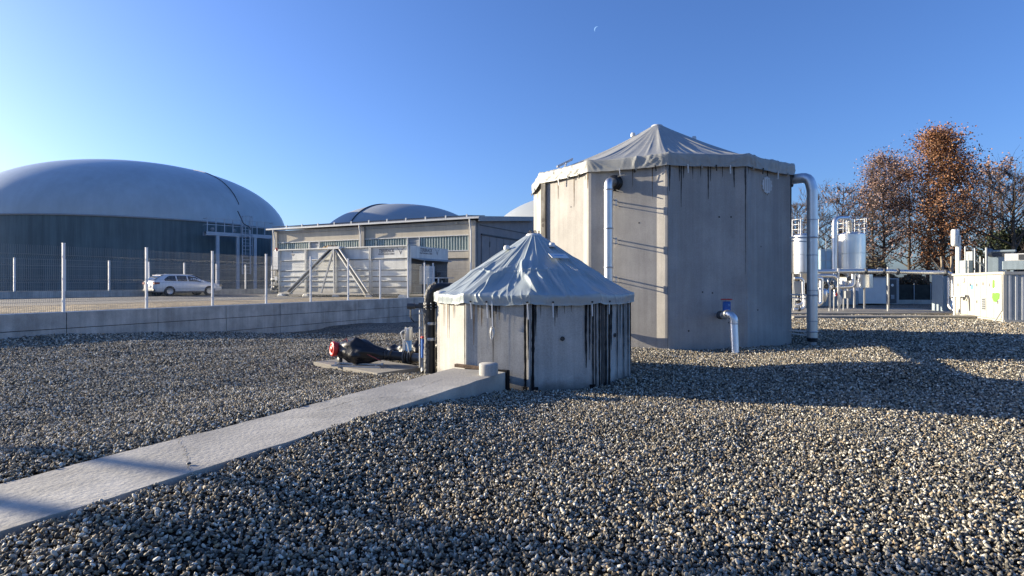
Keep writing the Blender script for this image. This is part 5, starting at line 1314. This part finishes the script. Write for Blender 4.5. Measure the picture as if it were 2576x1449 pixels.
# blue water tank in a cage
wt = root('caged_water_tank', 'pale blue plastic water tank standing behind the filter tanks', 'water tank', (at(2074, 711, 39).x, 39, 0))
c = at(2074, 711, 39); M_ibc = surf('blue_plastic', (.30, .46, .56), .3, var=.12, vscale=2)
g = G(); g.box(c.x - .55, c.x + .55, 38.5, 39.6, 2.45, 3.85); obj('tank_body', g, M_ibc, wt, bevel=.08)
for x in (-.57, -.2, .2, .57):
    g = G(); g.bar((c.x + x, 38.44, 0), (c.x + x, 38.44, 4.6 if abs(x) < .3 else 3.9), .035); obj('cage_bar', g, M_galv, wt)
for z in (2.45, 3.1, 3.85):
    g = G(); g.bar((c.x - .6, 38.44, z), (c.x + .6, 38.44, z), .035); obj('cage_bar', g, M_galv, wt)
g = G(); g.box(c.x - .6, c.x + .6, 38.5, 39.6, .0, 2.4); obj('pedestal', g, M_bgrey, wt)
# white cabinet, grey door block, low blue-grey box
wc = root('white_cabinet', 'white technical cabinet with a diagonal shadow across its front, right of the filter tanks', 'cabinet', (at(2195, 711, 41).x, 41, 0))
a_, b_ = at(2160, 711, 41).x, at(2229, 711, 41).x; ztc = at(2200, 698.5, 41).z
g = G(); g.box(a_, b_, 41, 43.5, .08, ztc); obj('housing', g, M_white, wc, bevel=.02)
g = G(); g.box(a_ - .08, b_ + .1, 40.92, 43.6, ztc + .003, ztc + .06); obj('roof_plate', g, M_grey, wc)
dg_ = root('grey_cabinet', 'dark grey cabinet with a pale frame beside the white cabinet', 'cabinet', (at(2248, 711, 41).x, 41, 0))
a2_, b2_ = at(2231, 711, 41).x, at(2264, 711, 41).x
g = G(); g.box(a2_, b2_, 41.1, 43, .08, ztc - .03); obj('housing', g, M_grey, dg_)
g = G(); g.box(a2_ + .14, b2_ - .22, 41.04, 41.12, .12, ztc - .12); dr_ = obj('door', g, M_dgrey, dg_)
g = G(); c = (a2_ + b2_) / 2 - .05; g.box(c - .12, c + .12, 41.0, 41.035, .42, .72); obj('vent_grille', g, M_grey, dr_)
g = G(); g.lathe([(0, .01), (.09, .008), (.1, 0)], (c, 41.03, ztc - .55), 14, True, (0, -1, 0)); obj('badge', g, M_white, dr_)
g = G(); g.box(at(2096, 711, 40).x, at(2159, 711, 40).x, 40, 42, .05, at(2100, 731, 40).z); obj('low_box', g, M_bgrey, label='low blue-grey equipment box left of the white cabinet', cat='equipment box', bevel=.03)
# black-netted fence behind
nf = root('netted_fence', 'fence covered with dark netting between the grey cabinet and the container', 'fence', (at(2320, 711, 43).x, 43.2, 0))
a_, b_ = at(2200, 711, 43).x, at(2395, 711, 43).x
M_net = surf('dark_netting', (.028, .032, .028), .95, var=.35, vscale=3)
g = G(); g.box(a_, b_, 43.2, 43.23, .1, at(2300, 716, 43).z); obj('netting', g, M_net, nf)
for px in (2236, 2303, 2345, 2390):
    x = at(px, 711, 43).x; g = G(); g.bar((x, 43.15, 0), (x, 43.15, at(2300, 712, 43).z), .05); obj('post', g, M_grey, nf)
g = G(); g.box(a_, b_, 43.05, 43.35, -.1, .3); obj('footing', g, M_bconc, nf)
g = G(); g.box(at(2372, 711, 30).x, at(2386, 711, 30).x, 30, 30.8, -.05, at(2380, 690, 30).z); obj('grey_column_box', g, M_bgrey, bevel=.02, label='tall blue-grey switch box left of the white container', cat='switch box')

# ---- white container
Kc = Vector((19.62, 22.65, 0)); KU = Vector((2.2, 5.4, 0)).normalized(); KN = Vector((-KU.y, KU.x, 0)); Kf = Fr(Kc, KU, KN)
KR = Fr(Kc, -KN, -KU); KH = 2.04; KL = 6.1
kc = root('plant_container', 'white plant container with green print at the right edge, full of doors and grilles', 'container', (Kc.x, Kc.y, 0))
M_kw = surf('container_white', (.45, .435, .38), .5, var=.05, streak=.05)
g = G(); g.obox(Kf.p(KL / 2, -1.25, KH / 2 + .0), Kf.u * (KL / 2 - .02), Kf.n * 1.2, Z3 * (KH / 2 - .02)); obj('body', g, M_kw, kc)
g = G(); g.fbox(Kf, 0, KL, -.08, .03, KH - .10, KH); obj('top_rail', g, M_kw, kc)
g = G(); g.fbox(Kf, 0, KL, -.08, .04, -.02, .10); obj('bottom_rail', g, M_kw, kc)
g = G(); g.fbox(Kf, 0, .10, -.08, .035, .105, KH - .105); obj('corner_post', g, M_kw, kc)
# side panels with seams; widths from the photograph
xs_ = [.12, 1.00, 1.75, 2.45, 3.15, 4.0, 4.9, 5.9]
for a0, a1 in zip(xs_, xs_[1:]):
    g = G(); g.fbox(Kf, a0, a1 - .03, -.02, .015, .12, KH - .12); obj('side_panel', g, M_kw, kc, bevel=.006)
for k in range(14):
    g = G(); g.cyl(Kf.p(.16, .016, .2 + k * .125), Kf.p(.16, .028, .2 + k * .125), .016, 6); obj('rivet', g, M_grey, kc)
g = G(); g.fbox(Kf, 1.85, 2.20, .016, .03, .42, .95); gr_ = obj('grille', g, M_grey, kc)
for k in range(5):
    g = G(); g.fbox(Kf, 1.87, 2.18, .03, .045, .47 + k * .095, .50 + k * .095); obj('slat', g, M_dgrey, gr_)
M_pw = surf('print_white', (.70, .71, .68), .5, var=0)
def poly(F, pts, b, mat, name, par, th=.004):
    g = G(); n = len(pts); a = [F.p(x, b, z) for x, z in pts]; c = [F.p(x, b - th, z) for x, z in pts]
    g.add(a + c, [tuple(range(n)), tuple(range(n, 2 * n))[::-1]] + [(i, i + n, (i + 1) % n + n, (i + 1) % n) for i in range(n)]); return obj(name, g, mat, par)
def kz(px, py):       # point on the container's long side seen at this picture position
    k = (px - 1288) / FP; a = (k * Kf.o.y - Kf.o.x) / (Kf.u.x - k * Kf.u.y); Y = Kf.o.y + Kf.u.y * a; return (a, CAMZ + (711 - py) / FP * Y)
cq = lambda x, y: kz(1969 + .2355 * x, 523 + .2355 * y)
poly(Kf, [cq(*q) for q in ((2232, 740), (2262, 728), (2320, 726), (2328, 780), (2326, 900), (2300, 912), (2268, 900), (2250, 912), (2226, 895), (2228, 800))], .026, M_pw, 'white_print', kc)
poly(Kf, [cq(*q) for q in ((2250, 765), (2275, 772), (2276, 845), (2262, 862), (2246, 850))], .032, M_green, 'green_print', kc)
poly(Kf, [cq(*q) for q in ((2250, 905), (2275, 912), (2298, 903), (2324, 915), (2320, 970), (2300, 985), (2290, 1006), (2262, 1000), (2245, 960))], .032, M_green, 'green_print', kc)
poly(Kf, [cq(*q) for q in ((2287, 745), (2300, 738), (2318, 742), (2320, 770), (2306, 782), (2290, 772))], .031, surf('print_pale', (.62, .68, .58), .5), 'pale_print', kc)
g = G(); g.fbox(Kf, 4.3, 4.7, .02, .08, KH - .42, KH - .2); obj('junction_box', g, M_white, kc)
g = G(); g.tube(bend([Kf.p(4.9, .25, .0), Kf.p(4.9, .25, .95), Kf.p(4.1, .15, 1.0), Kf.p(4.0, .05, .95)], .1, 4), .05, 8); obj('white_hose', g, M_white, kc)
g = G(); g.tube(bend([Kf.p(4.3, .1, 1.0), Kf.p(4.1, .12, .75), Kf.p(3.9, .1, 1.05), Kf.p(3.7, .05, .9), Kf.p(3.65, .03, .3)], .1, 4), .03, 6); obj('cable', g, M_dgrey, kc)
g = G(); g.tube([Kf.p(.10, .05, KH - .1), Kf.p(.06, .05, .5), Kf.p(.2, .1, .3), Kf.p(.35, .2, 0)], .022, 6); obj('cable', g, M_grey, kc)
# corrugated end
for a_, z_ in ((.55, 1.55), (.55, .8), (1.35, 1.5), (2.1, 1.55), (2.8, 1.5), (2.8, .75), (3.6, 1.5), (5.2, 1.5)):
    g = G(); g.fbox(Kf, a_ - .015, a_ + .015, .016, .04, z_ - .06, z_ + .06); obj('hinge', g, M_dgrey, kc)
for a_ in (1.0, 1.75, 2.45, 3.15, 4.0, 4.9):
    g = G(); g.fbox(Kf, a_ - .028, a_ - .002, -.03, .006, .14, KH - .14); obj('panel_seam', g, M_dgrey, kc)
g = G(); g.fbox(Kf, 3.3, 3.55, .016, .024, 1.3, 1.5); obj('rating_plate', g, M_lblue, kc)
g = G(); n_ = 11; wv = 2.44
for k in range(n_):
    a0 = .12 + k * (wv - .2) / n_; q = (wv - .2) / n_
    vs = [KR.p(a0 + x * q, b, z) for z in (.12, KH - .12) for x, b in ((0, -.05), (.15, .0), (.5, .0), (.65, -.05), (1, -.05))]
    g.add(vs, [(i, i + 1, 5 + i + 1, 5 + i) for i in range(4)])
obj('corrugated_end', g, surf('container_end', (.50, .52, .52), .5, streak=.1), kc)
for z0, z1 in ((-.02, .11), (KH - .12, KH)):
    g = G(); g.fbox(KR, .0, wv, -.05, .03, z0, z1); obj('end_rail', g, M_kw, kc)
g = G(); g.fbox(KR, .9, 1.0, .02, .08, .3, 1.8); obj('lock_bar', g, M_galv, kc)
# equipment on its roof
def roofbox(name, label, px0, px1, py0, py1, Y, dep, mat, cat):
    x0, x1 = at(px0, 711, Y).x, at(px1, 711, Y).x; z0, z1 = at(0, py1, Y).z, at(0, py0, Y).z
    t = root(name, label, cat, ((x0 + x1) / 2, Y, z0)); return t, x0, x1, z0, z1
t, x0, x1, z0, z1 = roofbox('ventilation_unit', 'large blue-grey ventilation unit on the container roof', 2478, 2545, 630, 684, 26.5, 2, M_bgrey, 'ventilation unit')
Vf = Fr((x0, 26.5, 0), (.77, -.64), (-.64, -.77)); VW = (x1 - x0) * .82
g = G(); g.fbox(Vf, 0, VW, -1.6, 0, KH, z1 - .12); obj('housing', g, M_bgrey, t, bevel=.03)
g = G(); g.fbox(Vf, -.06, VW + .08, -1.7, .08, z1 - .11, z1); obj('hood', g, M_bgrey, t, bevel=.05)
g = G(); g.fbox(Vf, .15, VW - .12, .0, .05, z1 - .30, z1 - .14); obj('intake', g, M_dgrey, t)
g = G(); g.cyl((x0 - .1, 26.3, KH), (x0 - .1, 26.3, z1 + .12), .05, 8); g.lathe([(0, .02), (.2, 0), (0, -.02)], (x0 + .05, 26.3, z1 - .1), 12, True, (0, -1, 0)); obj('mast', g, M_grey, t)
t, x0, x1, z0, z1 = roofbox('condenser_unit', 'cream condenser box on a grey base at the right edge of the roof', 2533, 2600, 638, 672, 23.4, 1, M_bgrey, 'condenser')
g = G(); Vf = Fr((x0, 23.5, 0), (.754, -.657), (-.657, -.754)); g.fbox(Vf, 0, 2, -1, 0, z1 - .30, z1); obj('housing', g, M_white, t, bevel=.02)
g = G(); g.fbox(Vf, .42, 1.9, .0, .03, z1 - .26, z1 - .04); obj('intake', g, M_dgrey, t)
g = G(); g.fbox(Vf, -.08, 2.1, -1.1, .08, z1 - .66, z1 - .305); obj('base', g, M_bgrey, t, bevel=.02)
for x in (.05, .6): 
    g = G(); g.fbox(Vf, x, x + .12, -1, 0, KH, z1 - .67); obj('foot', g, M_dgrey, t)
rk = root('roof_pipework', 'cluster of thin grey pipes and cases on the container roof beside the vent stack', 'pipework', (at(2450, 711, 28).x, 28, KH))
for k, (px0, px1, py0, py1) in enumerate(((2430, 2447, 655, 684), (2450, 2458, 640, 684), (2460, 2473, 660, 684), (2446, 2452, 632, 660))):
    a_ = at(px0, py1, 27.6); b_ = at(px1, py0, 27.6); g = G(); g.box(a_.x, b_.x, 27.6, 28.0, KH if k < 3 else a_.z, b_.z); obj('case', g, (M_bgrey, M_dgrey, M_grey, M_grey)[k], rk)
for k, (px, py) in enumerate(((2428, 620), (2436, 640), (2452, 625), (2466, 645), (2475, 650))):
    a_ = at(px, py, 27.4); g = G(); g.cyl((a_.x, a_.y, KH), tuple(a_), .025, 6); obj('thin_pipe', g, M_galv, rk)
g = G(); g.bar(at(2455, 655, 27.3), at(2478, 672, 27.3), .05); g.v = g.v; obj('strut', g, M_grey, rk)
g = G(); a_ = at(2424, 672, 27.5); g.lathe([(0, .07), (.05, .05), (.07, 0), (.05, -.05), (0, -.07)], a_, 10); obj('white_ball', g, M_white, rk)
# vent stack
vt = root('vent_stack', 'pale vertical vent stack with a fat silencer rising left of the container roof', 'vent stack', (at(2411, 711, 28.4).x, 28.4, 1.4))
p0 = at(2411, 711, 28.4); 
g = G(); g.tube(bend([Pt(2428, 700, 28.2), (p0.x, p0.y, at(0, 701, 28.4).z), (p0.x, p0.y, at(0, 618, 28.4).z)], .2, 5), .115, 14); obj('stack', g, M_white, vt)
a_ = at(2401, 620, 28.4); b_ = at(2401, 577, 28.4)
g = G(); g.lathe([(0, 0), (.10, .02), (.145, .12), (.145, b_.z - a_.z - .08), (.11, b_.z - a_.z), (0, b_.z - a_.z)], a_, 16); obj('silencer', g, M_white, vt)
g = G(); g.tube([Pt(2411, 622, 28.4), Pt(2404, 612, 28.4), Pt(2402, 602, 28.4)], .07, 10); obj('fork', g, M_white, vt)
g = G(); g.tube([Pt(2411, 622, 28.4), Pt(2413, 612, 28.4), Pt(2414, 592, 28.4)], .07, 10); obj('fork', g, M_white, vt)
g = G(); a_ = at(2409, 577, 28.6); g.cyl(a_, a_ - Z3 * .3, .08, 10); obj('cap', g, M_white, vt)
g = G(); g.cyl(Pt(2417, 700, 28.3), Pt(2417, 630, 28.3), .03, 6); obj('lagged_line', g, surf('copper_line', (.35, .20, .14), .5), vt)
g = G(); g.bar(Pt(2420, 706, 28.0), Pt(2402, 742, 28.6), .06); obj('brace', g, M_galv, vt)

# ================================================================== trees
def tree(label, base, H, kind, seed, spread=.45, leaves=0, leafm=None, lsz=.11, bark=M_bark, group=None, density=1.0, lo=.28, tr=.16, name='bare_tree', nscaf=None, twn=5, lrad=.6):
    r_ = random.Random(seed); base = Vector(base); t = root(name, label, 'tree', base, group)
    gt = G(); gb = G(); gw = G(); tips = []
    def limb(p, d, L, r, lvl, g):
        n = 5 if lvl < 2 else 4 if lvl < 3 else 3; pts = [p]; dd = d.normalized(); q = p; rs = [r]
        for i in range(n):
            dd = (dd + Vector((r_.uniform(-1, 1), r_.uniform(-1, 1), r_.uniform(-.5, .8))) * (.13 + .06 * lvl)).normalized()
            q = q + dd * (L / n); pts.append(q); rs.append(r * (1 - .72 * (i + 1) / n))
        g.tube(pts, rs, 7 if lvl == 0 else 5 if lvl == 1 else 3, False, True); return pts, rs, dd
    # trunk
    pts = [base - Z3 * .3]; rs = [tr * 1.25]; q = base.copy(); n = 9; lean = Vector((r_.uniform(-.05, .05), r_.uniform(-.05, .05), 1))
    for i in range(n):
        q = q + (lean + Vector((r_.uniform(-.07, .07), r_.uniform(-.07, .07), 0))).normalized() * (H * .92 / n); pts.append(q.copy()); rs.append(tr * (1 - .93 * (i + 1) / n) + .012)
    gt.tube(pts, rs, 9, False, True)
    def tpt(f):
        x = f * n; i = min(int(x), n - 1); return pts[i + 1 if i + 1 < len(pts) else -1].lerp(pts[min(i + 2, len(pts) - 1)], x - i) if False else pts[i].lerp(pts[i + 1], x - i), rs[i] * (1 - (x - i)) + rs[i + 1] * (x - i)
    ns = nscaf or int(26 * density)
    for k in range(ns):
        f = lo + (.97 - lo) * (k + r_.random()) / ns; p, rr = tpt(f); a = k * 2.4 + r_.uniform(-.5, .5)
        if kind == 'cone': L = H * spread * (1.08 - f) ** .75 * r_.uniform(.6, 1.0) + .3
        else: L = H * spread * math.sin(PI * min(1, (f - lo) / (1 - lo) * .8 + .22)) * r_.uniform(.55, 1.05) + .3
        up = r_.uniform(.35, .9)
        d = Vector((math.cos(a), math.sin(a), up))
        ps, r2, _ = limb(p, d, L, max(rr * .55, .03), 1, gb)
        for j in range(int(5 * density) + 2):
            i = r_.randint(1, len(ps) - 1); d2 = (ps[i] - ps[i - 1]).normalized() + Vector((r_.uniform(-1, 1), r_.uniform(-1, 1), r_.uniform(-.2, .9))) * .9
            L2 = L * r_.uniform(.25, .5); p2, r3, _ = limb(ps[i], d2, L2, max(r2[i] * .55, .018), 2, gb)
            tips.append(p2[-1]); tips.append(p2[len(p2) // 2])
            for m_ in range(twn):
                i3 = r_.randint(1, len(p2) - 1); d3 = (p2[i3] - p2[i3 - 1]).normalized() + Vector((r_.uniform(-1, 1), r_.uniform(-1, 1), r_.uniform(-.2, 1))) * .8
                p3, _, _ = limb(p2[i3], d3, L2 * r_.uniform(.3, .6) + .25, .015, 3, gw); tips.append(p3[-1])
    obj('trunk', gt, bark, t); obj('branches', gb, bark, t); obj('twigs', gw, M_twig, t, kind='stuff')
    if leaves:
        V = []; F_ = []
        for k in range(leaves):
            if k % 14 == 0: cl_ = r_.choice(tips)
            c = (cl_ if r_.random() < .75 else r_.choice(tips)) + Vector((r_.gauss(0, 1), r_.gauss(0, 1), r_.gauss(0, 1))) * lrad * .5
            s = lsz * r_.uniform(.5, 1.25); u_ = Vector((r_.gauss(0, 1), r_.gauss(0, 1), r_.gauss(0, .7))).normalized(); v_ = u_.cross(Vector((r_.gauss(0, 1), r_.gauss(0, 1), r_.gauss(0, 1)))).normalized()
            i = len(V); V += [c - u_ * s, c - v_ * s * .6 , c + u_ * s, c + v_ * s * .6 + u_.cross(v_) * s * .3]; F_ += [(i, i + 1, i + 2), (i, i + 2, i + 3)]
        g = G(); g.v = V; g.f = F_; g.sm = [False] * len(F_); g.mi = [0] * len(F_); obj('foliage', g, leafm, t, kind='stuff')
    return t
gx = 'bare trees behind the plant'
def tb(px, Y): v = at(px, 711, Y); return (v.x, Y, 0)
tree('big tree dense with rust-brown leaves, tallest of the row on the right', tb(2378, 46), 15.0, 'oval', 21, .225, 25000, M_leaf, .088, lo=.12, tr=.24, name='brown_tree', density=1.5, lrad=.75, twn=3)
tree('tree with thin pinkish-brown leaves, left of the big rust-brown tree', tb(2218, 48), 13.4, 'oval', 33, .21, 9000, M_leaf2, .075, lo=.28, tr=.15, name='pale_brown_tree', density=1.4, lrad=.8, twn=5)
tree('slender bare tree leaning beside the pinkish-brown tree', tb(2200, 47), 11.0, 'oval', 35, .24, 2500, M_leaf2, .10, lo=.2, tr=.12, name='bare_tree', group=gx)
tree('dark bare tree just left of the looped pipe', tb(2118, 50), 10.8, 'oval', 41, .33, 900, M_leaf2, .09, lo=.2, tr=.17, name='bare_tree', group=gx, twn=7)
tree('dark bare tree right behind the tall metal pipe', tb(2062, 50), 10.0, 'oval', 43, .36, 0, None, lo=.15, tr=.15, name='bare_tree', group=gx, twn=8)
tree('bare tree showing between the big tank edge and the tall metal pipe', tb(2010, 52), 9.6, 'oval', 47, .33, 0, None, lo=.15, tr=.14, name='bare_tree', group=gx, twn=7)
tree('tall thin bare tree rising behind the rust-brown tree', tb(2335, 56), 17.6, 'oval', 53, .24, 1200, M_leaf2, .09, lo=.3, tr=.18, name='bare_tree', group=gx, twn=8)
tree('bare tree filling the gap between the two brown trees', tb(2290, 52), 12.6, 'oval', 57, .34, 1500, M_leaf2, .10, lo=.2, tr=.15, name='bare_tree', group=gx, twn=7)
tree('sparse dark tree right of the rust-brown tree above the ventilation unit', tb(2495, 50), 13.0, 'oval', 59, .38, 2600, M_leaf2, .12, lo=.15, tr=.2, name='bare_tree', group=gx, twn=7)
tree('wide bare tree at the right edge with arching limbs', tb(2550, 44), 11.0, 'oval', 61, .5, 0, None, lo=.12, tr=.22, name='bare_tree', group=gx, twn=7)
tree('bare tree with crossing limbs behind the condenser', tb(2530, 58), 14, 'oval', 67, .45, 0, None, lo=.12, tr=.2, name='bare_tree', group=gx, twn=7)
tree('dark green bushy tree low at the right edge behind the condenser', tb(2560, 48), 5.6, 'oval', 71, .5, 9000, M_ever, .13, lo=.1, tr=.14, name='evergreen_tree', lrad=.7, twn=3)
# two pale trunks under the brown tree
for k, px in enumerate((2362, 2378 + 6)):
    p = Vector(tb(px + 10, 43)); g = G(); g.tube([p, p + Vector((.05, 0, 1.6)), p + Vector((-.12 + .1 * k, 0, 3.6))], [.15, .13, .07], 8, False)
    g.tube([p + Vector((.0, 0, 2.4)), p + Vector((-.9 + .3 * k, 0, 3.5))], [.05, .02], 5, False)
    tt = root('pale_tree', ('left of two pale sunlit trunks below the rust-brown tree', 'right of two pale sunlit trunks below the rust-brown tree')[k], 'tree', p, 'pale trunks below the rust-brown tree'); obj('trunk', g, M_bark2, tt)
# brown undergrowth band
V = []; F_ = []; r_ = random.Random(9)
for k in range(26000):
    px = r_.uniform(1980, 2700); Y = r_.uniform(44, 49); hh = 2.7 + .8 * math.sin(px * .021) + .5 * math.sin(px * .063 + 1); z = hh * r_.random() ** .8
    c = Vector((at(px, 711, Y).x, Y, z)); s = r_.uniform(.07, .17); u_ = Vector((r_.gauss(0, 1), r_.gauss(0, 1), r_.gauss(0, 1))).normalized(); v_ = u_.orthogonal().normalized()
    i = len(V); V += [c - u_ * s, c - v_ * s * .6, c + u_ * s, c + v_ * s * .6]; F_ += [(i, i + 1, i + 2), (i, i + 2, i + 3)]
g = G(); g.v = V; g.f = F_; g.sm = [False] * len(F_); g.mi = [0] * len(F_)
obj('undergrowth', g, M_under, kind='stuff', label='tangled brown undergrowth along the foot of the trees', cat='undergrowth')
# far treetops behind the roofs
for k, (px, Y, H, lb) in enumerate(((1095, 105, 13.0, 'left one of the bare treetops just showing above the long roof'), (1118, 108, 13.8, 'middle one of the bare treetops just showing above the long roof'), (1139, 106, 13.6, 'right one of the bare treetops just showing above the long roof'), (1060, 107, 13.6, 'faint bare treetop at the right shoulder of the far dome'), (1308, 95, 14.0, 'left bare treetop beside the pale dome and the big tank'), (1326, 95, 15.0, 'right bare treetop beside the pale dome and the big tank'))):
    tree(lb, tb(px, Y), H, 'oval', 80 + k, .22, 0, None, lo=.4, tr=.2, name='far_bare_tree', group='far bare treetops', nscaf=12, twn=4)
# ================================================================== the moon, a thin day-time crescent
g = G(); vs = []; Dm = 9000; c = at(1502, 74, Dm); s_ = 7.5 / FP * Dm; th = R(28); n_ = 16
for i in range(n_ + 1):
    a = R(90) + R(180) * i / n_; o_ = (math.cos(a), math.sin(a)); i_ = (math.cos(a) * .62, math.sin(a))
    for (x, z) in (o_, i_): vs.append(c + Vector(((x * math.cos(th) + z * math.sin(th)) * s_, 0, (z * math.cos(th) - x * math.sin(th)) * s_)))
g.add(vs, [(2 * i, 2 * i + 1, 2 * i + 3, 2 * i + 2) for i in range(n_)])
mm_ = bpy.data.materials.new('moon'); mm_.use_nodes = True; b = mm_.node_tree.nodes['Principled BSDF']; b.inputs['Base Color'].default_value = (0, 0, 0, 1); b.inputs['Emission Color'].default_value = (.20, .36, .62, 1); b.inputs['Emission Strength'].default_value = .62
obj('moon', g, mm_, label='thin pale crescent moon high in the blue sky', cat='moon')
